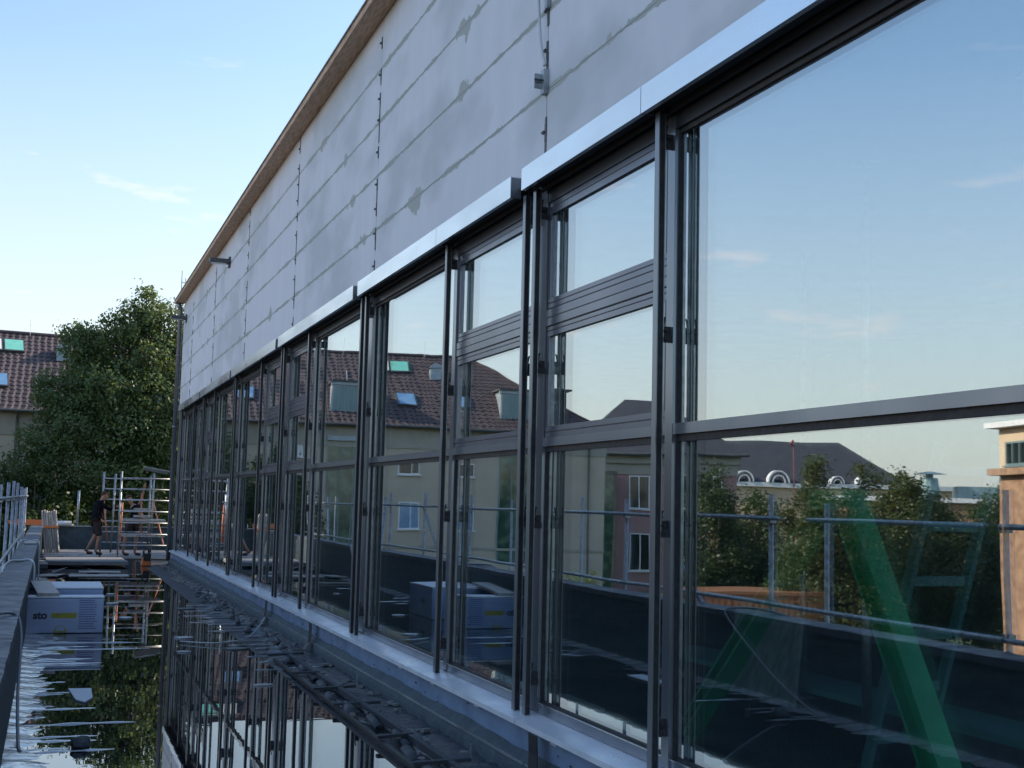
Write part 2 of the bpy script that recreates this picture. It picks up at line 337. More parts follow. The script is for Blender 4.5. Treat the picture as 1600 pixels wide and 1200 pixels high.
struct(rd.build('roof_membrane_ridges', 'wet_ridge', smooth=True))

# ------------------------------------------------------------------ the glazed hall
H = thing('glazed_hall', 'long hall under construction, bare grey slab wall above a ribbon of dark windows', 'building', (3.0, 12.0, 0))
JN = [-1.93, 2.84, 7.60, 12.32, 17.07, 21.84, 26.65, 31.40]
MIDS = {0:(.95,'A','B'), 1:(5.73,'A','B'), 2:(9.47,'B','A'), 3:(15.22,'A','B'), 4:(18.95,'B','A'), 5:(24.72,'A','B'), 6:(28.5,'B','A')}
Y_END, Y_BEG, XB = 32.0, -6.5, 13.5
# wall slabs: one part per slab, columns of 4.6 m and rows of .55 m
PJ = [-6.5,-1.75,2.8,7.33,11.9,16.35,20.85,25.35,29.6,31.98]
ZR = [3.84,4.385,4.935,5.485,6.035,6.55]
for a, b in zip(PJ[:-1], PJ[1:]):
    for z0, z1 in zip(ZR[:-1], ZR[1:]):
        MB().box(2.88, 3.03, a+.006, b-.006, z0+.0015, z1-.0015).build('wall_slab', 'wall_slab', H)
sl = MB(); sl.box(3.031, 3.30, Y_BEG, Y_END, 3.80, 6.60); sl.build('inner_wall', 'concrete', H)
# clips and foam strips at the upright joints
for y in PJ[1:-1]:
    c = MB(); z = 4.0+random.uniform(0,.12)
    while z < 6.5:
        c.box(2.862, 2.88, y+.01, y+.05, z, z+.014); c.box(2.872, 2.8795, y-.012, y+.012, z-.06, z+.06); z += random.choice([.22,.25,.27,.33])
    zz = 3.9
    while zz < 6.4:
        q = random.uniform(.1,.4); c.box(2.874, 2.8795, y-.014+random.uniform(-.004,.004), y+.012, zz, zz+q); zz += q+random.uniform(.05,.5)
    c.build('joint_clips', 'dark_zinc', H)
MB().box(2.68, 2.879, Y_BEG, 32.25, 6.552, 6.575).build('eave_soffit', 'timber_eave', H)
MB().box(2.66, 2.68, Y_BEG, 32.27, 6.545, 6.618).build('eave_fascia', 'timber_eave', H)
MB().box(2.64, 2.90, Y_BEG, 32.28, 6.619, 6.630).build('eave_flashing', 'galvanised', H)
rf = MB(); rf.box(2.90, 4.0, Y_BEG, 32.2, 6.60, 6.66).box(4.001, XB, 3.4, 32.2, 6.60, 6.66); rf.build('roof', 'roof_slab', H)  # opening added over the unseen near end to let daylight inside
bk = MB(); bk.box(XB, XB+.25, Y_BEG, Y_END, 0, 6.6); bk.build('rear_wall', 'concrete', H)
MB().box(2.905, XB, Y_END+.001, Y_END+.2, 0, 6.6).build('end_wall', 'concrete', H)  # far end only, the unseen near end is left open for daylight
MB().box(3.0, XB, Y_BEG, Y_END, 0, .30).build('interior_floor', 'dark_room', H)
ce = MB(); ce.box(3.035, 4.0, Y_BEG, Y_END, 3.72, 3.799).box(4.001, XB, 3.4, Y_END, 3.72, 3.799); ce.build('ceiling', 'concrete', H)  # same added opening as the roof, to brighten the brace and floor
MB().box(9.2, 9.3, Y_BEG, Y_END, .301, 3.719).build('partition', 'dark_room', H)
# plinth below the sill
MB().box(2.87, 3.0, Y_BEG, Y_END, .11, .345).build('plinth', 'membrane_blue', H)
pt = MB()
for i in range(70):                                                     # torn patches and lifted tabs on the plinth
    y = random.uniform(5, 30); z = random.uniform(.16,.30); q = random.uniform(.01,.05)
    pt.add([(2.868,y,z),(2.868,y+q*1.8,z+q*.1),(2.868,y+q*1.4,z+q*.5),(2.868,y+q*.4,z+q*.6)], [(0,1,2,3)])
pt.build('membrane_tears', 'black_rubber', H)
ct = MB(); n = 260; k = 0                                               # canted teal fleece strip at its foot
for j in range(n+1):
    y = -4+36*j/n; b = .012*math.sin(y*3.1)+.008*math.sin(y*9.7)+.006*math.sin(y*23)
    ct.v += [(2.866, y, .178+b*.6), (2.845, y, .150+b*.4), (2.80, y, .118), (2.785, y, .05), (2.78, y, -.01)]
for j in range(n):
    for q in range(4): a = j*5+q; ct.f.append((a, a+5, a+6, a+1))
ct.build('cant_strip', 'fleece_teal', H, smooth=True)
for j in range(16):
    y0 = -4+2.25*j; o = random.uniform(-.004,.004)
    MB().box(2.793+o, 2.799+o, y0+.008, y0+2.24, .116, .132).build('edge_trim', 'aluminium', H)
# sill pieces
for a, b in zip([Y_BEG]+[j-.15 for j in JN[1:]], [j-.16 for j in JN[1:]]+[Y_END]):
    sm = MB(); sm.prism([(2.80,a,.330),(2.804,a,.330),(2.804,a,.357),(3.0,a,.382),(3.0,a,.386),(2.80,a,.362)], (0,0,0), (0,b-a,0))
    sm.build('sill', 'sill_metal', H)
for j in JN[1:]:
    for dyy in (-.85, .55, 1.6, -2.2): MB().box(2.795, 2.83, j+dyy, j+dyy+.09, .318, .328).build('sill_clip', 'aluminium', H)

glass_i = 0
def pane(w, y0, y1, z0, z1, x=3.0):
    """one sheet of glass a hair out of true, as every fitted pane is"""
    global glass_i; glass_i += 1
    rs = random.Random(glass_i*13); ty = rs.uniform(-.0010,.0010); tz = rs.uniform(-.0010,.0010)
    def P(y, z, dx): return (x+dx+ty*(y-(y0+y1)/2)+tz*(z-(z0+z1)/2), y, z)
    m = MB(); c = [(y0,z0),(y1,z0),(y1,z1),(y0,z1)]
    m.add([P(*q,0) for q in c]+[P(*q,.026) for q in c], [(0,1,2,3),(4,7,6,5),(0,4,5,1),(1,5,6,2),(2,6,7,3),(3,7,4,0)])
    m.build('pane', 'glazing', w)
    s_ = MB(); s_.box(x+.004, x+.022, y0-.001, y0+.014, z0, z1).box(x+.004, x+.022, y1-.014, y1+.001, z0, z1)  # spacer bar in the edge
    s_.build('spacer', 'galvanised', w)
def bay(y0, y1, typ):
    """a window between two mullions: y0, y1 are the clear edges"""
    f = MB()
    f.box(2.974, 3.04, y0, y1, .387, .452)                              # bottom rail
    w = f.build('window', 'cap_paint', H)
    MB().box(2.968, 3.04, y0, y1, 3.682, 3.79).build('head_rail', 'rail_shaded', w)
    MB().box(2.968, 3.04, y0, y1, 2.076, 2.132).build('transom', 'cap_paint', w)
    g = MB()
    for a, b in ((y0, y0+.016), (y1-.016, y1)):
        g.box(2.988, 3.045, a, b, .452, 2.076); g.box(2.988, 3.045, a, b, 2.132, 3.682)
    g.box(2.988, 3.045, y0+.016, y1-.016, .452, .464); g.box(2.988, 3.045, y0+.016, y1-.016, 2.040, 2.076)
    MB().box(2.9705, 2.9735, y0, y1, .446, .4518).build('bead', 'aluminium', w)
    pane(w, y0+.016, y1-.016, .464, 2.040)
    if typ == 'A':
        g.box(2.988, 3.045, y0+.016, y1-.016, 3.655, 3.682)
        pane(w, y0+.016, y1-.016, 2.135, 3.655)
    else:
        v = MB()
        for z0, z1 in ((2.134,2.205),(2.792,2.856),(2.974,3.04),(3.60,3.68)): v.box(2.978, 3.03, y0+.012, y1-.012, z0, z1)
        v.box(2.972, 3.03, y0, y1, 2.862, 2.968)
        for z0, z1 in ((2.206,2.791),(3.041,3.599)):
            for a, b in ((y0+.012, y0+.050), (y1-.050, y1-.012)): v.box(2.978, 3.03, a, b, z0, z1)
        v.build('vent_frame', 'vent_paint', w)
        gr = MB()
        for z in (2.166, 2.825, 3.007, 3.642): gr.box(2.9765, 2.9785, y0+.012, y1-.012, z, z+.006)
        for z in (2.857, 2.969, 2.913): gr.box(2.9705, 2.9725, y0+.01, y1-.01, z, z+.006)
        for z0, z1 in ((2.206,2.791),(3.041,3.599)):
            for yy in (y0+.028, y1-.033): gr.box(2.9765, 2.9785, yy, yy+.005, z0, z1)
        gr.build('vent_grooves', 'gasket', w)
        for z0, z1 in ((2.206,2.791),(3.041,3.599)): pane(w, y0+.051, y1-.051, z0, z1, 2.996)
    g.build('gasket', 'gasket', w)
def guide(y):
    g = MB(); z0, z1 = .377, 3.77
    g.box(2.878, 2.884, y-.024, y+.024, z0, z1); g.box(2.914, 2.919, y-.024, y+.024, z0, z1)
    o = g.build('guide_rail', 'rail_paint', H); MB().box(2.884, 2.914, y-.019, y+.019, z0, z1).build('guide_channel', 'gasket', o)
    for z in (.61, 1.60, 2.60, 3.62):
        b = MB(); b.box(2.915, 2.967, y-.016, y+.016, z-.035, z+.035); b.box(2.920, 2.967, y-.030, y-.016, z-.05, z-.012)
        b.tube([(2.930,y-.044,z+.012),(2.930,y-.016,z+.012)], .008, 8); b.tube([(2.925,y-.038,z-.03),(2.925,y-.03,z-.03)], .010, 6)
        b.tube([(2.928,y,z+.035),(2.934,y,z+.075),(2.94,y+.004,z+.085)], .006, 6)
        b.build('guide_bracket', 'gasket', o)
def mullion(y0, y1):
    m = MB(); m.box(2.964, 3.045, y0, y1, .40, 3.80); m.build('mullion', 'cap_paint', H)
for i in range(7):
    j0, j1 = JN[i], JN[i+1]; mid, t0, t1 = MIDS[i]
    bay(j0+.11, mid-.04, t0); bay(mid+.04, j1-.11, t1)
    mullion(mid-.04, mid+.04); mullion(j0-.11, j0+.11)
    guide(j0+.095); guide(mid); guide(j1-.095)
    for a, b in ((j0+.165, mid+.04), (mid+.046, j1-.045)):              # shutter boxes: bent sheet, open below, slats packed inside
        s_ = MB(); s_.box(2.80, 2.804, a, b, 3.765, 3.912); s_.box(2.804, 2.877, a, b, 3.906, 3.912)
        s_.box(2.804, 2.83, a, b, 3.765, 3.769)
        o = s_.build('shutter_box', 'aluminium', H)
        sl = MB()
        for k in range(5): sl.box(2.832, 2.915, a+.02, b-.02, 3.790+k*.016, 3.800+k*.016)
        sl.box(2.925, 2.945, a+.01, b-.01, 3.76, 3.83)
        sl.build('slat_pack', 'box_inside', o)
        MB().box(2.804, 2.877, a, a+.003, 3.765, 3.905).build('end_plate', 'rail_paint', o); MB().box(2.804, 2.877, b-.003, b, 3.765, 3.905).build('end_plate', 'rail_paint', o)
mullion(JN[-1]-.11, Y_END); mullion(Y_BEG, JN[0]-.11)
# downpipe at the far corner, wall lamps, aerials
dp = MB(); dp.tube([(2.80,32.12,.1),(2.80,32.12,6.35),(2.78,32.10,6.45),(2.74,32.06,6.55)], .055, 12)
for z in (3.4, 5.2): dp.tube([(2.80,32.12,z),(2.80,32.12,z+.05)], .066, 12)
dp.build('downpipe', 'cap_paint', H, smooth=True)
for y in (23.25, 31.2):
    l_ = MB(); l_.box(2.50, 2.88, y-.09, y+.09, 6.02, 6.10); l_.box(2.845, 2.879, y-.07, y+.07, 5.95, 6.15)
    o = l_.build('wall_lamp', 'dark_zinc', H, bevel=.008); MB().box(2.52, 2.80, y-.07, y+.07, 6.013, 6.019).build('lamp_glass', 'pvc_white', o)
ae = MB(); ae.tube([(2.75,31.6,6.6),(2.75,31.6,7.30)], .012, 6); ae.tube([(2.86,31.6,6.6),(2.84,31.6,7.12)], .012, 6); ae.tube([(2.75,31.6,7.0),(2.845,31.6,7.0)], .01, 6)
ae.build('roof_aerial', 'galvanised', H)
# inner row of pale blocks on the sill, seen through the glass
y = -1.0
while y < 31:
    q = random.choice([.62,.5,.62,.4]); h_ = .400+random.uniform(0,.022)
    tag(MB().box(3.16, 3.30+random.uniform(0,.08), y, y+q-.012, .301, h_+.01).build('insulation_block', 'eps', None, bevel=.004),
        'white foam block in the row standing just inside the glass along the hall floor', 'block', 'foam blocks along the inside of the window ribbon'); y += q
    if random.random() < .2: y += random.uniform(.05,.4)

# ------------------------------------------------------------------ things inside the hall
def ibeam(mb, a, b, w, h, t=.018):
    a, b = Vector(a), Vector(b); n = (b-a).normalized(); side = Vector((1,0,0)); side = (side-n*n.dot(side)).normalized(); up = n.cross(side)
    for sgn in (1,-1): mb.obox((a+b)/2+up*sgn*(h/2), (b-a)/2, side*w/2, up*t/2)
    mb.obox((a+b)/2, (b-a)/2, side*t/2, up*(h/2-t/2))
bA = thing('steel_brace', 'green steel A-shaped brace leaning behind the nearest large window pane', 'steel frame', (3.6,5.15,.3))
m = MB(); ibeam(m, (3.6,4.25,.31), (3.6,5.07,1.74), .12, .11); m.build('leg', 'steel_green', bA)
m = MB(); ibeam(m, (3.6,6.75,.31), (3.6,5.27,1.72), .12, .07); m.build('leg', 'steel_green_dark', bA)
m = MB(); m.obox((3.6,5.17,1.76), (.08,0,0), (0,.13,0), (0,0,.05)); m.build('head_plate', 'steel_green', bA)
for i, (x, y) in enumerate([(4.3,5.9),(5.4,8.2),(4.1,4.35)]):
    p = thing('steel_prop', ['grey adjustable steel prop standing behind the green steel brace','thin grey steel prop standing deepest in the dark hall','grey steel prop at the right edge of the nearest window'][i], 'prop', (x,y,.3), 'steel props inside the hall')
    MB().tube([(x,y,.30),(x,y,1.7)], .028, 10).build('outer_tube', 'galvanised', p, smooth=True); MB().tube([(x,y,1.7),(x,y,3.70)], .020, 10).build('inner_tube', 'galvanised', p, smooth=True)
    MB().box(x-.07,x+.07,y-.07,y+.07,.301,.309).build('foot_plate', 'galvanised', p); MB().box(x-.07,x+.07,y-.07,y+.07,3.70,3.708).build('head_plate', 'galvanised', p)
m = thing('trestle_bench', 'long low teal bench top on trestles inside the dark hall', 'bench', (4.65,5.8,.3))
MB().box(4.45,4.88,2.9,8.9,.585,.62).build('top', 'bench_teal', m)
for y in (3.4,4.8,6.2,7.6,8.7):
    MB().beam((4.47,y-.15,.30),(4.6,y,.585),.03,.03).build('trestle_leg', 'galvanised', m); MB().beam((4.86,y+.15,.30),(4.75,y,.585),.03,.03).build('trestle_leg', 'galvanised', m)
base(MB().obox((4.42,7.15,.80),(0,.40,0),(.10,.10,.30),(.012,0,-.004)), 'stone_sheet', 'stone_sheet', (4.42,7.15,.5), 'rough grey stone sheet leaning in the hall behind the left brace leg', 'sheet')
st = thing('step_ladder', 'pale folding ladder leaning in the hall right of the green brace', 'ladder', (4.3,5.6,.3))
for dx in (-.18,.18): MB().beam((4.3+dx,5.68,.31),(4.3+dx,5.05,2.05),.03,.06).build('stile', 'bench_teal', st)
q = MB()
for k in range(6): q.beam((4.14,5.60-.10*k,.52+.28*k),(4.46,5.60-.10*k,.52+.28*k),.03,.05)
q.build('rungs', 'bench_teal', st)

# ------------------------------------------------------------------ parapets
pw = thing('parapet_wall', 'low dark parapet along the left edge of the flooded roof terrace', 'wall', (-.35, 16, 0))
MB().box(-.48, -.2, -7, 41.0, -.01, .700).build('wall', 'fleece_teal', pw)
cp = MB(); n = 700                                                    # coping of grey roofing felt, rumpled
for j in range(n+1):
    y = -7+48*j/n; a = .003*math.sin(y*13)+.002*math.sin(y*31+2)+(.006 if (y*1.7)%1 < .06 else 0)
    e = .006*math.sin(y*7)+.004*math.sin(y*19)
    cp.v += [(-.52-e, y, .655), (-.52-e, y, .717+a*.4), (-.44, y, .722+a), (-.33, y, .724+a), (-.24, y, .723+a), (-.192+e*.4, y, .719+a*.3), (-.188+e*.4, y, .66+e)]
for j in range(n):
    for q in range(6): a = j*7+q; cp.f.append((a, a+7, a+8, a+1))
cp.build('coping', 'coping', pw, smooth=False)
ew = thing('parapet_wall', 'dark blue parapet closing the far end of the terrace behind the workmen', 'wall', (3, 40.6, 0))
MB().box(-.199, 4.1, 40.4, 40.7, -.01, .70).build('wall', 'membrane_dark' if 'membrane_dark' in MATS else 'fleece_teal', ew)
MB().box(-.19, 4.1, 40.36, 40.74, .701, .725).build('coping', 'galvanised', ew)

# ------------------------------------------------------------------ edge scaffold outside the left parapet
es = thing('edge_scaffold', 'galvanised edge scaffold with guard rails running outside the left parapet', 'scaffold', (-.98, 15, -3.5))
ys = [-4.2,-1.6,1.0,4.0,7.38,10.6,13.85,16.9,19.9,22.6,25.2,28.4,31.2,33.8]
for i, y in enumerate(ys):
    a = MB(); a.tube([(-.60+.01*math.sin(i*3),y,-3.49),(-.60,y,1.84+.05*math.sin(i*5.1))], .0242, 10); o = a.build('standard', 'galvanised', es, smooth=True)
    if i % 2 == 1 or i == 8: MB().tube([(-1.35,y+.12,-3.49),(-1.35,y+.12,1.82+.04*math.sin(i*2.2))], .0242, 10).build('standard', 'galvanised', es, smooth=True)
    b = MB()
    for z in (.80, 1.60): b.box(-.632,-.568,y-.04,y+.04,z-.03,z+.035); b.tube([(-.57,y,z),(-.53,y,z)], .010, 6)
    b.build('coupler', 'galvanised', o)
for (x, z) in ((-.565,.800),):
    MB().tube([(x,-4.3,z),(x,7.4,z-.01),(x,20,z+.008),(x,34,z)], .0215, 8).build('guard_rail', 'galvanised', es, smooth=True)
for a, b in ((-4.3,7.4),(7.6,9.9),(10.4,20.1),(20.0,34)):
    MB().tube([(-.56,a,1.62),(-.56,b,1.615)], .0215, 8).build('guard_rail', 'galvanised', es, smooth=True)
for k in range(15):
    MB().box(-1.30,-.66,-4.2+2.57*k,-4.2+2.57*k+2.55,-.22,-.17).build('scaffold_deck', 'galvanised', es)
MB().beam((-1.35,12.3,-.2),(-1.35,14.6,1.6),.04,.04).beam((-1.35,22.9,-.2),(-1.35,25.3,1.6),.04,.04).build('diagonal', 'galvanised', es)
# barrier board and white tube lying over the far end of the parapet
base(MB().box(-1.0,.02,39.85,39.88,.74,.90).box(-1.25,-1.0,39.84,39.89,.77,.87), 'barrier_board', 'orange_plastic', (-.4,39.9,.74), 'red orange barrier board across the far left corner of the terrace', 'board', bevel=.004)
base(MB().tube([(.10,40.2,.80),(.62,40.2,.80)], .07, 12), 'white_roll', 'white_paint', (.36,40.2,.73), 'short white roll lying on the far parapet right of the batten bundle', 'roll', smooth=True)
base(MB().tube([(.78,40.5,.725),(.79,40.5,1.80)], .035, 10), 'steel_post', 'galvanised', (.78,40.5,.725), 'single grey post standing on the far parapet in front of the tree', 'post', smooth=True)
bb = thing('batten_bundle', 'bundle of upright pale battens tied with orange strap at the far left corner', 'battens', (.0,37.7,0))
for k in range(7):
    x = -.20+.062*k+random.uniform(-.01,.01); tz = 1.20+random.uniform(-.03,.03); lean = .075
    MB().beam((x+lean*1.6,37.7+.03*(k%2),.0),(x-.03,37.78+.03*(k%2),tz),.052,.035).build('batten', 'wood_pale', bb)
MB().box(-.155,.245,37.685,37.79,.72,.775).build('strap', 'orange_plastic', bb)
# board and hoses on the near coping
base(MB().obox((-.33,25.8,.745),(.11,.02,0),(-.01,.55,0),(0,0,.012)), 'board_offcut', 'wood_pale', (-.33,25.8,.73), 'small pale board lying on the parapet coping', 'board')
def hose(pts, r, mt, label):
    P = [Vector(p) for p in pts]; out = []
    for i in range(len(P)-1):                                           # Catmull-Rom through the points
        p0, p1, p2, p3 = P[max(i-1,0)], P[i], P[i+1], P[min(i+2,len(P)-1)]
        for k in range(8):
            t = k/8; out.append(.5*((2*p1)+(p2-p0)*t+(2*p0-5*p1+4*p2-p3)*t*t+(3*p1-p0-3*p2+p3)*t**3))
    out.append(P[-1]); return base(MB().tube(out, r, 8), 'cable', mt, tuple(P[-1]), label, 'cable', smooth=True)
hose([(-.62,18.3,.0),(-.56,18.35,.60),(-.50,18.5,.745),(-.35,19.0,.742),(-.22,19.1,.742),(-.17,18.9,.62),(-.175,18.6,.2),(-.16,18.3,.02)], .017, 'cable_white', 'white hose looped over the parapet beyond the insulation packs')
hose([(-.62,25.6,.2),(-.53,25.8,.735),(-.35,26.6,.742),(-.2,26.7,.742),(-.17,26.5,.5),(-.15,26.2,.02)], .015, 'cable_white', 'thin white hose looped over the far stretch of the parapet')
hose([(-.60,9.4,.55),(-.45,10.2,.735),(-.24,10.75,.742),(-.165,10.6,.62),(-.15,9.9,.25),(-.12,9.2,.03),(-.10,8.9,.012)], .012, 'cable_grey', 'grey cable hanging down the near end of the parapet into the fleece')
hose([(2.62,16.0,.20),(2.3,15.2,.05),(1.9,14.8,.03),(1.5,15.1,.02)], .006, 'cable_white', 'thin pale cable crossing the puddle below the window sill')
hose([(2.855,7.30,7.2),(2.855,7.36,6.4),(2.85,7.38,5.8),(2.83,7.40,5.2),(2.84,7.37,4.75),(2.86,7.33,4.55)], .011, 'cable_white', 'white cable hanging down the slab wall above the nearest windows')
br = thing('wall_bracket', 'galvanised bracket with bolt on the slab wall at the lower end of the white cable', 'bracket', (2.88,7.33,4.40))
MB().box(2.845,2.879,7.30,7.36,4.36,4.52).box(2.80,2.879,7.355,7.361,4.40,4.50).build('plate', 'galvanised', br); MB().tube([(2.79,7.33,4.45),(2.846,7.33,4.45)], .008, 8).build('bolt', 'dark_zinc', br)
br = thing('wall_bracket', 'narrow galvanised bracket on the slab wall beside the upper part of the white cable', 'bracket', (2.88,7.33,4.95))
MB().box(2.85,2.879,7.29,7.33,4.93,5.13).build('plate', 'galvanised', br); MB().tube([(2.80,7.31,5.04),(2.851,7.31,5.04)], .008, 8).build('bolt', 'dark_zinc', br)

# ------------------------------------------------------------------ strip of felt and rubble along the foot of the hall wall
fs = MB(); n = 620
for j in range(n+1):
    y = -3+35*j/n; ed = 2.30+.10*math.sin(y*.9)+.05*math.sin(y*2.3)+.02*math.sin(y*7)+(.25 if y > 14 else 0)*min(1,max(0,(y-14)/3))
    for i in range(9):
        t = i/8; x = ed+(2.79-ed)*t
        z = -.006+.030*t**.7+.006*math.sin(y*18+2*math.sin(y*2.1)+t*2)*t + .005*math.sin(y*7.3+t*9)*math.sin(t*PI) + (.012 if abs((y*2.4)%1-.5) < .05 else 0)*t
        fs.v.append((x, y, z))
for j in range(n):
    for i in range(8): a = j*9+i; fs.f.append((a, a+9, a+10, a+1))
struct(fs.build('roof_fleece', 'wet_bitumen', smooth=True))
rd = MB(); y = 12.2
while y < 20.5:
    L_ = random.uniform(.25,.75); x1 = 2.72-random.uniform(0,.15); x0 = max(1.75, x1-L_); n = 10; k = len(rd.v); hg = random.uniform(.012,.02); wd = random.uniform(.015,.03); ph = random.uniform(0,6)
    for i in range(n+1):
        t = i/n; x = x0+(x1-x0)*t; yy = y+.03*t
        zb = max(0, (x-2.25)*.05)
        h_ = hg*(.7+.3*math.sin(t*12+ph))*(math.sin(PI*min(1,t+.04))**.4)+zb
        for (oy, oz) in [(-1,-.003),(-.4,h_*.7),(0,h_),(.4,h_*.7),(1,-.003)]: rd.v.append((x, yy+oy*wd, oz))
    for i in range(n):
        for q in range(4): a = k+i*5+q; rd.f.append((a, a+5, a+6, a+1))
    y += random.uniform(.18,.5)
struct(rd.build('roof_membrane_ridges', 'wet_ridge', smooth=True))
tf = thing('timber_frame', 'dark wet ladder-like timber frame lying along the wall foot below the windows', 'frame', (2.38,10.6,.02))
MB().beam((2.24,7.2,.030),(2.28,13.2,.03),.035,.03).build('stringer', 'black_rubber', tf); MB().beam((2.46,7.4,.055),(2.45,13.6,.05),.045,.05).build('stringer', 'bitumen', tf)
for k in range(6):
    y = 7.7+1.08*k+.2*math.sin(k*4.1); MB().beam((2.22,y,.065),(2.60-.12*(k%3==1),y+.07*math.sin(k*3),.075),.045,.022).build('cross_batten', 'bitumen', tf)
    if k % 3 == 0: MB().tube([(2.62,y+.05,.08),(2.62,y+.05,.16)], .010, 6).build('pin', 'galvanised', tf)
k = 0
while k < 26:                                                          # half pipes / folded felt pieces
    y = 7.4+k*.62+random.uniform(-.1,.1); x = 2.36+random.uniform(-.10,.10)+(.12 if y > 14 else 0); ln = random.uniform(.14,.24); r_ = random.uniform(.03,.055)
    m = MB(); nn = 8
    for a_, sy in ((0,-1),(1,1)):
        for q in range(nn+1):
            t = PI*q/nn; m.v.append((x+math.cos(t)*r_+a_*.03, y+sy*ln, .02+math.sin(t)*r_*.8+.02*a_))
    for q in range(nn): m.f.append((q, q+1, nn+2+q, nn+1+q))
    o = base(m, 'felt_piece', 'bitumen', (x,y,.02), 'curled dark felt piece in the wet debris between puddle and window wall', 'felt', 'curled felt pieces along the wall foot', smooth=True)
    sol = o.modifiers.new('thickness', 'SOLIDIFY'); sol.thickness = .006; k += 1
lu = MB()
for k in range(240):
    y = random.uniform(6.5,31); x = random.uniform(2.28,2.76) if y < 15 else random.uniform(2.5,2.76); s_ = random.uniform(.006,.022)
    a = random.uniform(0,PI); z = .02+random.uniform(0,.025)
    lu.obox((x,y,z), (math.cos(a)*s_*1.6,math.sin(a)*s_*1.6,random.uniform(-.004,.004)), (-math.sin(a)*s_,math.cos(a)*s_,0), (0,0,s_*.5))
o = lu.build('rubble', 'wood_grey'); o['kind'] = 'stuff'
SL = ['black strap end hanging from the window sill nearest the camera', 'black strap end hanging from the sill above the ridged part of the puddle', 'black strap end hanging from the sill farthest along, beside the pale cable']
for i, y in enumerate((7.10, 13.95, 17.0)):
    pts = [(2.792,y,.33),(2.785,y-.03,.22),(2.765,y-.08,.12),(2.70,y-.12,.05),(2.58,y-.10,.04)]; m = MB()
    for p in pts: m.v += [(p[0],p[1]-.07,p[2]),(p[0],p[1]+.07,p[2])]
    m.f = [(2*q,2*q+2,2*q+3,2*q+1) for q in range(len(pts)-1)]
    o = base(m, 'membrane_strap', 'black_rubber', pts[0], SL[i], 'strap', 'black straps hanging from the sill'); sm_ = o.modifiers.new('thickness','SOLIDIFY'); sm_.thickness = .006

# ------------------------------------------------------------------ insulation packs
def text_mesh(body, size, matname, name, parent, M):
    cu = bpy.data.curves.new(name, 'FONT'); cu.body = body; cu.size = size; cu.extrude = .001; cu.align_x = 'CENTER'; cu.align_y = 'CENTER'; cu.offset = .006*size/.12
    tmp = bpy.data.objects.new('tmp', cu); C.objects.link(tmp); dg = bpy.context.evaluated_depsgraph_get()
    me = bpy.data.meshes.new_from_object(tmp.evaluated_get(dg)); bpy.data.objects.remove(tmp); me.transform(M); me.materials.clear(); me.materials.append(MATS[matname])
    o = bpy.data.objects.new(name, me); C.objects.link(o)
    if parent is not None: o.parent = parent; me.transform(Matrix.Translation(-Vector(parent.location)))
    return o
def face_y(x, z, y): return Matrix(((1,0,0,x),(0,0,-1,y),(0,1,0,z),(0,0,0,1)))      # text facing -Y
def face_x(y, z, x): return Matrix(((0,0,1,x),(1,0,0,y),(0,1,0,z),(0,0,0,1)))       # text facing +X
def pack(loc, x0, x1, y0, y1, h, label, face):
    p = thing('insulation_pack', label, 'package', loc, 'shrink wrapped insulation packs')
    m = MB(); m.box(x0+.004, x1-.004, y0+.004, y1-.004, .002, h-.012); m.build('wrapped_stack', 'film_blue', p, bevel=.012)
    m = MB(); nb = 6
    m.box(x0, x1, y0, y1, h-.011, h+.012); m.build('top_sheet', 'eps', p, bevel=.01)
    rs = random.Random(int(h*1000)+3)
    if face == 'y':
        w_ = x1-x0; fy = y0+.0035
        for i, ch in enumerate(('s','t','o')): pass
        text_mesh('sto', .125, 'print_dark', 'lettering', p, face_y(x0+.185*w_, .218, fy-.001))
        MB().box(x0+.325*w_, x0+.645*w_, fy-.0022, fy-.0006, .185, .248).build('yellow_bar', 'print_yellow', p)
        d = MB(); cx = x0+.445*w_; q = [(cx+.075*math.cos(PI*i/16), .012+.085*math.sin(PI*i/16)) for i in range(17)]
        d.add([(a, fy-.002, b) for a, b in q], [tuple(range(17))]); d.build('round_emblem', 'print_yellow', p)
        d = MB(); q = [(cx+.055*math.cos(PI*i/16), .032+.062*math.sin(PI*i/16)) for i in range(17)]
        d.add([(a, fy-.0032, b) for a, b in q], [tuple(range(17))]); d.build('emblem_centre', 'film_blue', p)
        t = MB()
        for k in range(13):
            z = .40-.0285*k; a = x0+.675*w_; e = x0+(.925-.05*rs.random()-(.02 if k%3 else 0))*w_
            x = a
            while x < e:
                g = min(e-x, rs.uniform(.02,.06)); t.box(x, x+g, fy-.0022, fy-.0006, z-.0050, z+.0050); x += g+.004
        t.build('printed_lines', 'print_blue', p)
    else:
        fx = x1-.0035; L_ = y1-y0
        text_mesh('sto', .150, 'print_dark', 'lettering', p, face_x(y0+.40*L_, .25, fx+.001))
        t = MB()
        for k in range(12):
            z = .41-.030*k; t.box(fx+.0006, fx+.0022, y0+.72*L_, y0+(.90+.05*rs.random())*L_, z-.005, z+.005)
        t.build('printed_lines', 'print_blue', p)
    return p
pack((.24,16.6,0), -.215, .690, 16.30, 16.62, .432, 'blue wrapped insulation pack with yellow bar standing foremost in the puddle', 'y')
pack((.40,18.0,0), -.19, .725, 17.55, 18.75, .455, 'blue wrapped insulation pack standing just behind the foremost pack', 'x')
base(MB().obox((-.02,17.05,.492),(.125,.01,0),(-.055,.72,.028),(0,-.001,.022)), 'insulation_slab', 'wood_pale', (-.02,17.05,.46), 'pale grey slab lying across the tops of both insulation packs', 'slab', bevel=.004)

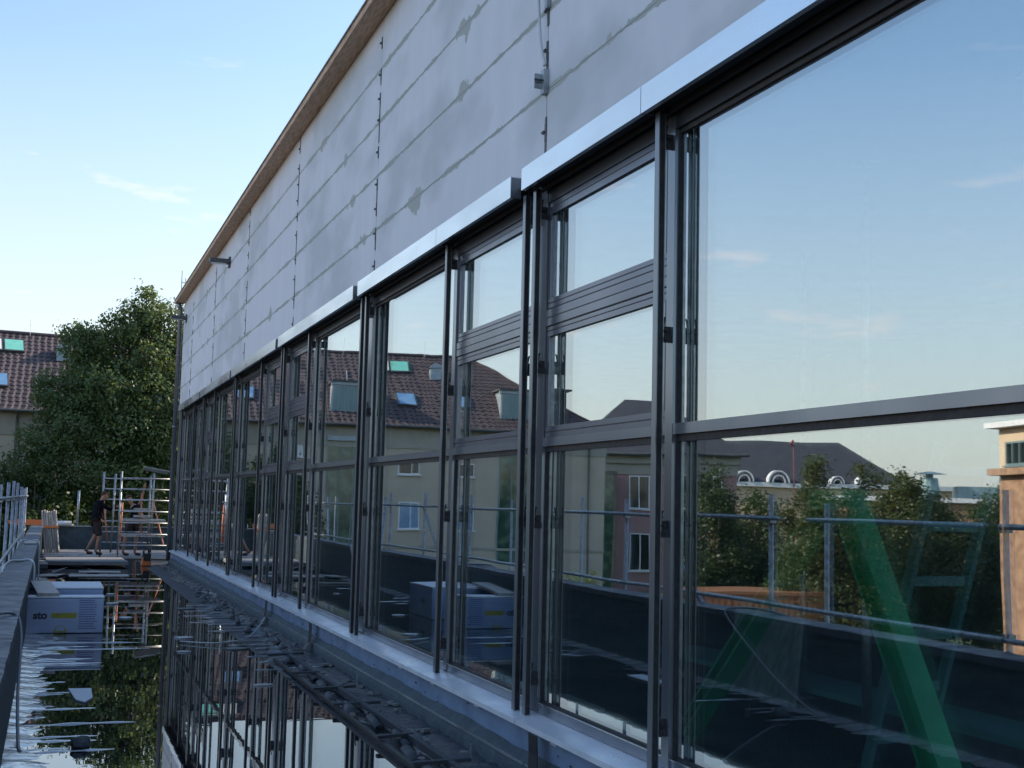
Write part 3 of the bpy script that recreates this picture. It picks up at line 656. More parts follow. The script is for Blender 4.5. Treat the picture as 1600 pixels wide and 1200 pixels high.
# ------------------------------------------------------------------ boards on the roof
def plank(c, u, v, t, mt, label, grp=None, nm='plank'):
    c = Vector(c); return base(MB().obox(c, u, v, (0,0,t)), nm, mt, (c.x,c.y,c.z-t), label, 'board', grp, bevel=.003)
plank((.86,31.9,.09),(.90,.04,0),(-.03,1.05,0),.045,'wood_grey','wide grey board platform under the feet of the workman in black')
plank((-.10,30.9,.06),(.11,0,0),(0,.9,0),.05,'wood_grey','short stack of grey boards beside the parapet, left of the board platform')
plank((1.0,26.9,.05),(.58,.03,0),(.0,.30,0),.010,'wood_pale','thin pale board floating nearest behind the insulation packs')
plank((1.05,28.0,.06),(.42,-.02,0),(.0,.22,0),.012,'wood_pale','thin pale board just behind the nearest floating board')
plank((.05,27.3,.03),(.22,.05,0),(.1,.35,0),.010,'wood_pale','crooked pale offcut beside the parapet behind the insulation packs')
plank((.38,25.2,.02),(.45,.02,0),(0,.05,0),.012,'wood_pale','narrow pale batten floating across the puddle behind the packs')
plank((.20,34.2,.03),(.40,.02,0),(0,.12,0),.014,'wood_pale','narrow pale board in front of the batten bundle')
plank((.10,35.3,.03),(.30,.02,0),(0,.10,0),.014,'wood_grey','narrow grey board at the foot of the batten bundle')
for k in range(9):
    y = 34.9+.62*k; plank((1.6+random.uniform(-.1,.1), y, .015+.004*(k%2)),(1.75,random.uniform(-.02,.02),0),(0,.29,0),.012,'wood_grey','weathered grey board in the row laid between the workmen and the end parapet','boards laid across the far end')
m = MB(); nn = 16                                                       # buckled black sheet
for j in range(5):
    for i in range(nn+1):
        t = i/nn; m.v.append((.10+.95*t, 28.2+.28*j+.1*t, .01+.17*math.sin(PI*t)**1.5*(1-.12*j)))
for j in range(4):
    for i in range(nn): a = j*(nn+1)+i; m.f.append((a, a+1, a+nn+2, a+nn+1))
base(m, 'buckled_sheet', 'black_rubber', (.5,28.5,.01), 'buckled black sheet arching off the roof in front of the board platform', 'sheet', smooth=True)
SC = [(.34,11.3,.115,.30,'trapezium of pale foam floating in the puddle nearest the camera','eps'),(.98,20.6,.11,.10,'pale film scrap floating right of the insulation packs','white_paint'),
      (1.06,18.2,.10,.13,'pale film scrap floating behind the scaffold reflection','white_paint'),(1.45,14.2,.09,.03,'narrow pale scrap under the scaffold reflection','white_paint'),
      (1.60,15.6,.12,.07,'long pale scrap floating right of the scaffold reflection','white_paint'),(2.02,19.6,.16,.10,'grey film scrap at the foot of the wall debris','wood_grey'),
      (2.05,14.4,.14,.09,'grey film scrap nearest the wall debris','wood_grey'),(1.05,22.5,.08,.08,'small pale scrap floating farthest out','white_paint'),(1.9,11.6,.10,.02,'thin pale scrap floating in the window reflection','white_paint')]
for x, y, a, b, lb, mt_ in SC:
    m = MB(); nn = 9; q = [(x+a*math.cos(2*PI*i/nn)*random.uniform(.7,1.1), y+b*math.sin(2*PI*i/nn)*random.uniform(.7,1.1)) for i in range(nn)]
    if 'trapezium' in lb: q = [(x-.11,y+.35),(x+.08,y+.33),(x+.075,y-.20),(x+.01,y-.42),(x-.06,y-.28)]
    m.prism([(px_,py_,.003) for px_, py_ in q], (0,0,0), (0,0,.012)); base(m, 'floating_scrap', mt_, (x,y,.003), lb, 'scrap', 'scraps floating in the puddle')
m = bmesh.new(); bmesh.ops.create_icosphere(m, subdivisions=2, radius=1)
for v in m.verts: v.co = Vector((v.co.x*.075, v.co.y*.11, v.co.z*.06)) * random.uniform(.8,1.1)
me = bpy.data.meshes.new('dark_lump'); m.to_mesh(me); m.free(); me.materials.append(MATS['bitumen']); o = bpy.data.objects.new('dark_lump', me); C.objects.link(o); o.location = (.28,9.05,.02)
tag(o, 'single dark lump breaking the puddle surface nearest the camera', 'lump')

# ------------------------------------------------------------------ mobile tower scaffold at the end of the windows
tw = thing('tower_scaffold', 'low aluminium tower scaffold with orange braces standing at the far end of the windows', 'scaffold', (2.25,34,0))
def ladder(x0, x1, y, z0, z1, zs, nm='end_frame'):
    m = MB()
    for x in (x0, x1): m.tube([(x,y,z0),(x,y,z1)], .026, 10)
    for z in zs: m.tube([(x0,y,z),(x1,y,z)], .019, 8)
    m.build(nm, 'galvanised', tw, smooth=True)
ladder(1.66, 2.93, 33.4, .22, 2.30, [.42,.70,.99,1.28,1.57,1.85,2.13])
ladder(1.30, 2.60, 35.3, .22, 2.30, [.42,.70,.99,1.28,1.57,1.85,2.13])
MB().tube([(1.52,34.2,.2),(1.55,34.2,2.24)], .026, 8).build('upright', 'galvanised', tw, smooth=True); MB().tube([(2.47,34.6,.3),(2.47,34.6,2.2)], .024, 8).build('upright', 'galvanised', tw, smooth=True)
for a, b in (((1.72,33.5,1.5),(1.70,33.55,.5)),((1.33,35.2,1.5),(1.45,34.6,.45)),((2.25,34.6,1.75),(2.27,34.4,.55)),((2.6,35.2,1.55),(2.8,33.6,.40))):
    MB().tube([a, b], .022, 8).build('brace', 'orange_tube', tw, smooth=True)
for z in (1.02, .62): MB().box(1.75,2.85,33.9,35.1,z,z+.05).build('platform', 'galvanised', tw)
MB().box(2.05,2.50,34.0,34.4,1.30,1.36).box(2.05,2.50,34.0,34.4,1.12,1.18).build('step', 'galvanised', tw)
for x, y in ((1.66,33.4),(2.93,33.4),(1.30,35.3),(2.60,35.3)):
    m = MB(); m.tube([(x-.02,y,.085),(x+.02,y,.085)], .075, 14); m.tube([(x,y,.10),(x,y,.24)], .024, 8); o = m.build('castor', 'black_rubber', tw)
    MB().box(x-.035,x+.035,y-.05,y+.05,.14,.165).build('castor_fork', 'galvanised', o)
base(MB().obox((2.55,34.0,2.36),(.32,0,-.05),(0,.35,-.03),(0,0,.012)), 'metal_sheet', 'zinc_pale', (2.55,34.0,2.3), 'pale blue metal sheet laid on top of the tower scaffold', 'sheet')
tb = thing('tool_bag', 'orange and black tool bag on the wet roof in front of the tower scaffold', 'bag', (2.24,31.6,0))
m = MB(); m.prism([(2.12,31.5,0),(2.36,31.5,0),(2.34,31.5,.14),(2.30,31.5,.24),(2.16,31.5,.20)], (0,0,0), (0,.28,0)); m.build('body', 'orange_plastic', tb, bevel=.02)
m = MB(); m.tube([(2.17,31.64,.20),(2.18,31.64,.36),(2.28,31.64,.39),(2.33,31.64,.16)], .022, 8); m.box(2.17,2.32,31.46,31.50,.13,.30); m.build('handle', 'black_rubber', tb)

# ------------------------------------------------------------------ the two workmen
def skin_mesh(name, chains, mt, parent, sub=2, root=0, at=(0,0,0)):
    """chains: {key:(pos, radius)} and edges; grown with a Skin modifier"""
    pts, edges = chains; bm = bmesh.new(); lay = bm.verts.layers.skin.verify(); V = {}
    for k, (p, r_) in pts.items():
        v = bm.verts.new(Vector(p)); v[lay].radius = (r_, r_) if not isinstance(r_, tuple) else r_; V[k] = v
    for a, b in edges: bm.edges.new((V[a], V[b]))
    V[list(pts)[root]][lay].use_root = True
    me = bpy.data.meshes.new(name); bm.to_mesh(me); bm.free(); me.materials.append(MATS[mt]); o = bpy.data.objects.new(name, me); C.objects.link(o); o.parent = parent
    sk = o.modifiers.new('skin', 'SKIN'); sk.use_smooth_shade = True; sb_ = o.modifiers.new('sub', 'SUBSURF'); sb_.levels = sub; sb_.render_levels = sub
    return o
def person(label, loc, J, face, sleeve=True):
    """J: joints in local metres. face = unit horizontal direction the face looks"""
    P = thing('person', label, 'person', loc); f = Vector(face).normalized(); sd_ = Vector((-f.y, f.x, 0)); V = {k: Vector(v) for k, v in J.items()}
    pts = {'pel': (V['pel'], .115)}; E_ = []
    def add(k, p, r_, to): pts[k] = (p, r_); E_.append((to, k))
    add('waist', V['pel'].lerp(V['chest'], .45), .118, 'pel'); add('chest', V['chest'], .135, 'waist'); add('neckb', V['chest'].lerp(V['neck'], .75), .085, 'chest')
    add('neck', V['neck'], .052, 'neckb'); add('jaw', V['head']+Vector((0,0,-.055))+f*.015, .068, 'neck'); add('skull', V['head']+Vector((0,0,.035)), .088, 'jaw'); add('crown', V['head']+Vector((0,0,.095))-f*.01, .055, 'skull')
    add('nose', V['head']+f*.100+Vector((0,0,-.012)), .012, 'jaw')
    for s_ in 'LR':
        hip, kn, an, toe = (V[q+s_] for q in ('hip','knee','ankle','toe'))
        add('hip'+s_, hip, .088, 'pel'); add('th'+s_, hip.lerp(kn,.45), .074, 'hip'+s_); add('kn'+s_, kn, .054, 'th'+s_); add('ca'+s_, kn.lerp(an,.35), .052, 'kn'+s_); add('an'+s_, an, .034, 'ca'+s_); add('to'+s_, an.lerp(toe,.75), .036, 'an'+s_)
        sh, el, ha = (V[q+s_] for q in ('sho','elb','hand'))
        add('sh'+s_, sh, .062, 'neckb'); add('ua'+s_, sh.lerp(el,.5), .047, 'sh'+s_); add('el'+s_, el, .039, 'ua'+s_); add('wr'+s_, el.lerp(ha,.80), .027, 'el'+s_); add('pa'+s_, ha, .030, 'wr'+s_)
        d = (ha-el).normalized(); c = d.cross(Vector((0,0,1))); c = c.normalized() if c.length > .2 else sd_; dn = d.cross(c).normalized()
        for i, (o_, l_) in enumerate(((-.030,.070),(-.010,.080),(.010,.076),(.030,.060))):
            b = ha+c*o_+d*.03; add(f'f{i}{s_}', b, .0095, 'pa'+s_); add(f'g{i}{s_}', b+d*l_*.5-dn*.008, .0085, f'f{i}{s_}'); add(f'h{i}{s_}', b+d*l_*.8-dn*.030, .0070, f'g{i}{s_}')
        add('tb'+s_, ha+c*.040-d*.01, .0105, 'pa'+s_); add('tc'+s_, ha+c*.058+d*.025-dn*.012, .0085, 'tb'+s_)
    skin_mesh('body', (pts, E_), 'skin', P)
    sp = {'waist': (pts['waist'][0], .140), 'pel': (V['pel']+Vector((0,0,.04)), .135), 'chest': (V['chest'], .158), 'nb': (pts['neckb'][0], .100)}; se = [('waist','pel'),('waist','chest'),('chest','nb')]
    for s_ in 'LR':
        sp['sh'+s_] = (V['sho'+s_], .078); sp['ua'+s_] = (pts['ua'+s_][0], .061); se += [('nb','sh'+s_),('sh'+s_,'ua'+s_)]
        if sleeve: sp['el'+s_] = (V['elb'+s_], .052); sp['wr'+s_] = (V['elb'+s_].lerp(V['hand'+s_],.72), .040); se += [('ua'+s_,'el'+s_),('el'+s_,'wr'+s_)]
    skin_mesh('shirt', (sp, se), 'cloth_black', P)
    tp = {'pel': (V['pel']+Vector((0,0,.02)), .138)}; te = []
    for s_ in 'LR':
        tp['hip'+s_] = (V['hip'+s_], .108); tp['th'+s_] = (V['hip'+s_].lerp(V['knee'+s_],.5), .098); tp['k'+s_] = (V['hip'+s_].lerp(V['knee'+s_],.96), .088); te += [('pel','hip'+s_),('hip'+s_,'th'+s_),('th'+s_,'k'+s_)]
    skin_mesh('shorts', (tp, te), 'cloth_shorts', P)
    bm = bmesh.new(); bmesh.ops.create_uvsphere(bm, u_segments=18, v_segments=12, radius=1)     # short hair: a cap over crown and nape
    bmesh.ops.delete(bm, geom=[v for v in bm.verts if v.co.z < -.05-.65*max(0, v.co.x*-1) or (v.co.x > .62 and v.co.z < .42)], context='VERTS')
    ang = math.atan2(f.y, f.x); hm_ = Matrix.Translation(V['head']+Vector((0,0,.045))-f*.006) @ Matrix.Rotation(ang, 4, 'Z') @ Matrix.Diagonal((.103,.088,.092,1))
    for v in bm.verts: v.co *= 1+.035*math.sin(v.co.x*23+v.co.y*31)*math.sin(v.co.z*27)
    bm.transform(hm_); me = bpy.data.meshes.new('hair'); bm.to_mesh(me); bm.free(); me.materials.append(MATS['hair']); o = bpy.data.objects.new('hair', me); C.objects.link(o); o.parent = P
    for p_ in me.polygons: p_.use_smooth = True
    sl_ = o.modifiers.new('thickness', 'SOLIDIFY'); sl_.thickness = .012
    for s_ in 'LR':
        an, toe = V['ankle'+s_], V['toe'+s_]; d = (toe-an); d.z = 0; d.normalize()
        skin_mesh('shoe', ({'h': (Vector((an.x,an.y,.05))-d*.03, (.045,.045)), 'm': (Vector((an.x,an.y,.045))+d*.08, .044), 't': (Vector((an.x,an.y,.035))+d*.17, .034), 'a': (an+Vector((0,0,.03)), .048)}, [('h','m'),('m','t'),('h','a')]), 'shoe', P)
    for s_ in (-1, 1):
        m = MB(); c = V['head']+f*.082+sd_*s_*.032+Vector((0,0,.015)); m.tube([c-f*.006, c+f*.004], [.010,.007], 8); m.build('eye', 'cloth_black', None).parent = P
        m = MB(); c = V['head']+sd_*s_*.088+Vector((0,0,.0))-f*.01; m.obox(c, f*.016, Vector((0,0,.028)), sd_*.007); m.build('ear', 'skin', None, bevel=.006).parent = P
    m = MB(); m.obox(V['head']+f*.083+Vector((0,0,-.055)), sd_*.024, Vector((0,0,.004)), f*.004); m.build('mouth', 'hair', None).parent = P
    return P
person('workman in black long-sleeved top and dark shorts holding the tower scaffold', (1.12,34.2,.135),
  dict(pel=(.02,0,.90), chest=(.05,0,1.22), neck=(.12,0,1.40), head=(.19,0,1.52),
       hipL=(.02,.09,.86), kneeL=(.00,.10,.48), ankleL=(-.20,.12,.10), toeL=(-.02,.12,.02),
       hipR=(.02,-.09,.86), kneeR=(.10,-.10,.46), ankleR=(.03,-.10,.08), toeR=(.25,-.10,.02),
       shoL=(.08,.19,1.34), elbL=(.33,.16,1.17), handL=(.56,.02,1.28), shoR=(.06,-.20,1.33), elbR=(-.02,-.25,1.03), handR=(.17,-.20,.86)), (1,-.15,0))
person('workman in black with one bare arm raised working behind the tower scaffold', (2.05,36.1,.03),
  dict(pel=(.12,0,.90), chest=(.17,-.02,1.22), neck=(.07,-.03,1.40), head=(-.03,-.03,1.54),
       hipL=(.16,.08,.86), kneeL=(.22,.05,.48), ankleL=(.20,.08,.08), toeL=(.40,.05,.02),
       hipR=(.02,-.08,.86), kneeR=(-.08,-.10,.47), ankleR=(-.12,-.05,.08), toeR=(.10,-.05,.02),
       shoL=(.22,.12,1.34), elbL=(.31,.02,1.55), handL=(.37,-.05,1.90), shoR=(.10,-.20,1.33), elbR=(.40,-.28,1.05), handR=(.58,-.30,.84)), (.8,-.6,0), sleeve=False)

# ------------------------------------------------------------------ trees
def crown_mesh(name, lobes, dens, size, mt, parent, seed=1, shell=.55):
    g = np.random.default_rng(seed); P = []; Nn = []
    for (cx, cy, cz, rx, ry, rz) in lobes:
        n = int(dens*(rx*ry+ry*rz+rx*rz)/3*4)
        # twigs first, leaves gathered around the twig ends: gaps and clumps
        nt_ = max(6, n//26); d = g.normal(size=(nt_,3)); d /= np.linalg.norm(d,axis=1)[:,None]
        rad = shell+(1.08-shell)*g.random(nt_)**.8; tw_ = d*rad[:,None]
        k = g.integers(0, nt_, n); sp = .13*(size/.12)**.5/np.array([rx,ry,rz]); q = tw_[k]+g.normal(size=(n,3))*sp*1.25
        P.append(q*np.array([rx,ry,rz])+np.array([cx,cy,cz])); Nn.append(d[k]+g.normal(size=(n,3))*.75+np.array([0,0,.45]))
    P = np.concatenate(P); Nn = np.concatenate(Nn); Nn /= np.linalg.norm(Nn,axis=1)[:,None]; n = len(P)
    a = g.normal(size=(n,3)); U_ = np.cross(Nn, a); U_ /= np.linalg.norm(U_,axis=1)[:,None]; V_ = np.cross(Nn, U_)
    s_ = size*(.6+.8*g.random(n))[:,None]
    v = np.stack([P-U_*s_*.5, P+V_*s_*.34+Nn*s_*.06, P+U_*s_*.55, P-V_*s_*.34+Nn*s_*.06], axis=1).reshape(-1,3)
    v = v-np.array(parent.location)
    me = bpy.data.meshes.new(name); me.vertices.add(4*n); me.vertices.foreach_set('co', v.astype(np.float32).ravel()); me.loops.add(4*n)
    me.loops.foreach_set('vertex_index', np.arange(4*n, dtype=np.int32)); me.polygons.add(n); me.polygons.foreach_set('loop_start', np.arange(0,4*n,4,dtype=np.int32))
    me.update(calc_edges=True); me.validate(); me.materials.append(MATS[mt]); o = bpy.data.objects.new(name, me); C.objects.link(o); o.parent = parent; return o
def tree(loc, top, lobes, dens, size, mt, label, seed, grp='trees behind the terrace'):
    t = thing('tree', label, 'tree', loc, grp); x, y, z = loc; g = random.Random(seed); m = MB(); h_ = top-z; r_ = .022*h_+.06
    mid = Vector((x+g.uniform(-.2,.2), y, z+h_*.45)); m.tube([(x,y,z),(x+.03,y,z+.4),mid,(x,y,z+h_*.8)], [r_*1.3,r_,r_*.7,r_*.22], 10)
    for (cx, cy, cz, *_r) in lobes[:14]:
        a = Vector((x,y,z)).lerp(mid, g.uniform(.6,1.0)); c = Vector((cx,cy,cz)); b = a.lerp(c,.5)+Vector((0,0,-.05*h_*g.random())); m.tube([a,b,c], [r_*.42,r_*.25,r_*.07], 6)
    m.build('trunk', 'bark', t, smooth=True); crown_mesh('crown', lobes, dens, size, mt, t, seed); return t
def blob_lobes(x, y, z0, z1, r, n, seed, conic=False):
    g = random.Random(seed); out = []
    for i in range(n):
        t = (i+.5)/n; z = z0+(z1-z0)*t; rr_ = r*((1-t)*.95+.1 if conic else (math.sin(PI*min(.96,.18+.8*t)))**.7); a = g.uniform(0,2*PI); d = rr_*g.uniform(.25,.75)
        s_ = max(.28, rr_*g.uniform(.38,.62)); out.append((x+math.cos(a)*d, y+math.sin(a)*d, z, s_, s_, s_*g.uniform(.7,1)))
    return out
main_lobes = [(.35,41,6.9,.42,.5,.28),(.75,41,7.0,.3,.4,.25),(2.0,41,7.55,.3,.35,.3),(2.5,41,8.0,.28,.3,.32),(1.55,41,7.35,.35,.4,.22),(-.45,41,5.35,.3,.4,.25),(2.75,41,7.45,.5,.6,.5),(3.5,41.5,7.1,1.0,1.0,.8),(2.3,41,7.0,.7,.8,.6),(1.2,41.2,6.7,.62,.7,.42),(1.9,42,6.3,1.1,1.1,.8),(.5,41,6.35,.5,.6,.38),(.9,41.6,5.7,1.0,1.0,.8),
  (3.0,41,6.0,1.1,1.2,1.0),(4.6,42,6.3,1.5,1.4,1.2),(.3,41.2,4.9,.85,.9,.7),(-.2,40.8,4.65,.45,.6,.45),(1.6,40.5,5.0,1.2,1.1,.9),(3.0,40.5,4.6,1.3,1.2,1.0),(4.8,41,4.6,1.6,1.5,1.3),
  (.6,40.6,3.7,1.1,1.1,.8),(2.2,40.2,3.6,1.3,1.0,.9),(-.3,40.8,3.3,.8,.8,.6),(3.8,40.6,3.1,1.4,1.2,1.0),(-.7,41,2.4,.9,.9,.7),(.9,40.4,2.4,1.2,1.0,.9),(2.6,40.4,2.1,1.3,1.0,1.0),(-1.3,41.4,1.4,.8,.8,.7),(.2,41,1.0,1.3,1.0,.9),(2.0,41,.9,1.3,1.0,.9),(3.8,41,1.2,1.4,1.0,1.0),
  (6.2,42.5,5.4,1.5,1.5,1.3),(6.4,42,3.2,1.6,1.5,1.4)]
main_lobes = [(a,b+.9,c-(.20 if a < 1.6 and c > 4 else 0),d,e,f) for a,b,c,d,e,f in main_lobes]
K_ = 1.37; main_lobes = [(a*K_,b*K_-1.2,1.7+(c-1.7)*K_,d*K_,e*K_,f*K_) for a,b,c,d,e,f in main_lobes]
tree((3.6,57.6,-3.5), 10.5, main_lobes, 520, .135, 'leaf_maple', 'big leafy green tree rising directly behind the far end of the terrace', 11)
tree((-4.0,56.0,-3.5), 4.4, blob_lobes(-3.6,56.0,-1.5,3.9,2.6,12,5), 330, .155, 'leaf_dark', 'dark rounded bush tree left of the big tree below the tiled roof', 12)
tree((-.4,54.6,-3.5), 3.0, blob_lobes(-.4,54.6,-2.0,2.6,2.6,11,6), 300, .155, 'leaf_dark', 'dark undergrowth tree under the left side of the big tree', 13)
tree((8.2,37.2,-3.5), 9.3, blob_lobes(8.2,37.2,-1.0,8.6,2.9,18,8), 420, .13, 'leaf_maple', 'unseen green tree added beyond the far right corner of the hall for shade', 14)  # out of view, added to keep the sun off the far terrace end
tree((9.4,43.0,-3.5), 9.0, blob_lobes(9.4,43.0,-1.0,8.2,3.1,17,9), 300, .14, 'leaf_maple', 'unseen green tree added farther out beyond the far right terrace corner for shade', 15)  # second unseen tree added to shade the workmen and scaffold
GT = 'trees across the street'
tree((-16.2,39.8,-3.5), 3.5, blob_lobes(-16.2,39.8,-2.4,3.2,1.7,15,21), 672, .11, 'leaf_dark', 'dark tree in front of the pink house corner', 21, GT)
tree((-19.3,41.5,-3.5), 2.8, blob_lobes(-19.3,41.5,-2.6,2.3,2.0,14,22), 528, .12, 'leaf_dark', 'dark bushy tree between the pink house and the tall pointed tree', 22, GT)
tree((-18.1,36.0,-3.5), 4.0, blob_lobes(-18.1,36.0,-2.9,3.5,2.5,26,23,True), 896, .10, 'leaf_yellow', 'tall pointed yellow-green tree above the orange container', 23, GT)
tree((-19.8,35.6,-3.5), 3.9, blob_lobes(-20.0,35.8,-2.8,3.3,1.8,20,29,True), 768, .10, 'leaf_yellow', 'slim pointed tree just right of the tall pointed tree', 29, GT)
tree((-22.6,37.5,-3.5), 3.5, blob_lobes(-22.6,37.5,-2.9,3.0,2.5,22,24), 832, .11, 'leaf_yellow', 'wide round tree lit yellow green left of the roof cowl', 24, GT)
tree((-25.6,36.5,-3.5), 1.9, blob_lobes(-25.6,36.5,-2.8,1.3,2.2,12,25), 528, .12, 'leaf_dark', 'low dark tree below the roof cowl', 25, GT)
tree((-38.0,50.0,-3.5), 3.6, blob_lobes(-38.0,50.0,-2.5,3.2,2.3,13,26), 230, .15, 'leaf_dark', 'distant tree left of the beige building', 26, GT)
tree((-13.2,44.5,-3.5), -.6, blob_lobes(-13.2,44.0,-3.0,-.9,1.6,8,27), 380, .11, 'leaf_maple', 'low green bush at the corner of the cream house', 27, GT)


# ------------------------------------------------------------------ buildings across the way
def frame_xy(o, th): u = Vector((math.cos(th), math.sin(th), 0)); n = Vector((-math.sin(th), math.cos(th), 0)); return Vector(o), u, n
O, u, n_ = frame_xy((-10.56,59.75,0), R(6.7))
def P(s_, off, z): return O+u*s_+n_*off+Vector((0,0,z))
CH = thing('cream_house', 'cream rendered house with long dark red tiled hipped roof and dormers behind the terrace', 'building', tuple(P(0,4,-3.5)))
S0, S1, DP, EV, RG_ = -10.4, 20.0, 8.4, 5.42, 9.45
def fbox(mb, s0, s1, o0, o1, z0, z1):
    c = P((s0+s1)/2, (o0+o1)/2, (z0+z1)/2); return mb.obox(c, u*(s1-s0)/2, n_*(o1-o0)/2, Vector((0,0,(z1-z0)/2)))
m = MB(); fbox(m, S0+.2, S1, .15, DP+.0, -3.5, EV-.02); m.build('wall', 'cream_plaster', CH)
m = MB(); fbox(m, S0+.17, S1, .10, .149, 4.30, EV-.15); fbox(m, S0+.17, S1, .02, .149, EV-.15, EV-.03); fbox(m, S0+.17, S1, .11, .149, -.6, -.48); m.build('cornice_band', 'cream_band', CH)
def tiles(mb, a, b, c, d, rows, amp=.022):
    """pitched field a-b (eave) to d-c (ridge), stepped rows of rolled tiles"""
    a, b, c, d = map(Vector, (a,b,c,d)); nr = (b-a).cross(d-a).normalized(); 
    if nr.z < 0: nr = -nr
    for r_ in range(rows):
        t0, t1 = r_/rows, (r_+1)/rows; p0, p1, q0, q1 = a.lerp(d,t0), b.lerp(c,t0), a.lerp(d,t1), b.lerp(c,t1)
        L0 = (p1-p0).length; k = max(2, int(L0/.10)); base_ = len(mb.v)
        for i in range(k+1):
            w_ = .02*math.sin(2*PI*i*.10/.30); t = i/k
            mb.v.append(tuple(p0.lerp(p1,t)+nr*(amp+w_))); mb.v.append(tuple(q0.lerp(q1,t)+nr*(.004+w_))); mb.v.append(tuple(p0.lerp(p1,t)-nr*.02))
        for i in range(k):
            e = base_+3*i; mb.f.append((e, e+3, e+4, e+1)); mb.f.append((e, e+2, e+5, e+3))
RD = 4.4
m = MB(); tiles(m, P(S0,-.25,EV), P(S1,-.25,EV), P(S1,RD,RG_), P(S0+6.55,RD,RG_), 20); m.build('roof', 'roof_tiles', CH)
m = MB(); tiles(m, P(S0,9.05,EV), P(S0,-.25,EV), P(S0+6.55,RD,RG_), P(S0+6.55,RD+.01,RG_), 20); m.build('roof', 'roof_tiles', CH)
m = MB(); tiles(m, P(S1,9.05,EV), P(S0,9.05,EV), P(S0+6.55,RD,RG_), P(S1,RD,RG_), 20); m.build('roof', 'roof_tiles', CH)
m = MB(); m.tube([P(S0+6.55,RD,RG_+.03), P(S1,RD,RG_+.03)], .09, 8); m.tube([P(S0+6.55,RD,RG_+.03), P(S0,-.25,EV+.04)], .07, 8); m.build('ridge_tiles', 'roof_tiles', CH)
m = MB(); m.tube([P(S0-.05,-.33,EV-.03), P(S1,-.33,EV-.03)], .075, 8); m.tube([P(S0-.05,-.33,EV-.03), P(S0-.05,9.0,EV-.03)], .075, 8); m.build('gutter', 'dark_zinc', CH)
for s_ in (-9.18, 8.96):
    MB().tube([P(s_,-.30,EV-.05), P(s_,.02,EV-.35), P(s_,.05,-3.5)], .055, 8).build('downpipe', 'dark_zinc', CH)
slope = math.atan2(RG_-EV, RD+.25)
def on_roof(s_, off): return P(s_, off, EV+(off+.25)*math.tan(slope))
tdir = (n_*math.cos(slope)+Vector((0,0,math.sin(slope)))); rn = (-n_*math.sin(slope)+Vector((0,0,math.cos(slope))))
def skylight(s0, s1, off, ln, g_mat, nm='skylight'):
    c = on_roof((s0+s1)/2, off)+tdir*ln/2+rn*.07; m = MB(); m.obox(c, u*(s1-s0)/2, tdir*ln/2, rn*.05); o = m.build(nm, 'dark_zinc', CH)
    m = MB(); m.obox(c+rn*.053, u*((s1-s0)/2-.06), tdir*(ln/2-.07), rn*.006); m.build('pane', g_mat, o)
for s0, s1, off, ln, g_ in ((-.42,.52,.98,1.02,'window_blue'),(7.65,8.60,.98,1.02,'window_blue'),(12.8,13.7,.98,1.0,'window_blue'),(-3.2,-2.5,.98,1.0,'window_blue'),
                            (-.32,.58,3.15,.98,'skylight_green'),(.62,1.25,3.15,.98,'skylight_white'),(7.7,8.42,3.15,.98,'skylight_white'),(8.46,9.40,3.15,.98,'skylight_green')): skylight(s0,s1,off,ln,g_)
for s_ in (-1.7, 11.1):
    c = on_roof(s_, 3.05); m = MB(); m.obox(c+Vector((0,0,.10)), u*.28, n_*.30, Vector((0,0,.30))); o = m.build('roof_vent', 'zinc_pale', CH)
    m = MB(); k = c+Vector((0,0,.42)); m.add([k-u*.38-n_*.36, k+u*.38-n_*.36, k+u*.38+n_*.36, k-u*.38+n_*.36, k-n_*.36+Vector((0,0,.28)), k+n_*.36+Vector((0,0,.28))], [(0,1,4),(2,3,5),(1,2,5,4),(3,0,4,5),(0,3,2,1)]); m.build('vent_cap', 'zinc_pale', o)
for s_ in (2.9, -1.3, 9.7):
    MB().tube([on_roof(s_,RD-.1), on_roof(s_,RD-.1)+Vector((0,0,.85))], .013, 5).build('lightning_rod', 'galvanised', CH)
MB().tube([on_roof(2.8,1.9), on_roof(2.8,1.9)+tdir*1.6+rn*.05], .02, 5).build('snow_rail', 'galvanised', CH)
def dormer(s0, s1):
    """flat-roofed zinc dormer with splayed cheeks"""
    ob, zt, of = .35, 7.50, .45; zb = EV+(of+.25)*math.tan(slope)
    bo = of+(zt-zb)/math.tan(slope); m = MB()
    A = [P(s0,of,zb-.02),P(s1,of,zb-.02),P(s1,of,zt),P(s0,of,zt),P(s0,bo,zt),P(s1,bo,zt)]
    m.add(A, [(0,1,2,3),(0,3,4),(1,5,2),(3,2,5,4)]); o = m.build('dormer', 'zinc_pale', CH)
    m = MB(); fbox(m, s0+.10, s1-.10, of-.03, of-.003, zb+.05, zt-.22); m.build('dormer_front', 'zinc_green', o)
    m = MB()
    for k in range(1,8): fbox(m, s0+.1+(s1-s0-.2)*k/8-.006, s0+.1+(s1-s0-.2)*k/8+.006, of-.045, of-.031, zb+.05, zt-.22)
    m.build('dormer_seams', 'zinc_pale', o)
    m = MB(); fbox(m, s0-.16, s1+.16, of-.20, bo+.05, zt+.02, zt+.10); m.build('dormer_roof', 'dark_zinc', o)
    m = MB(); fbox(m, s0-.08, s1+.08, of-.10, of+.2, zt-.14, zt+.02); m.build('dormer_fascia', 'zinc_pale', o)
dormer(2.1, 3.85); dormer(-6.5, -4.62); dormer(14.2, 16)
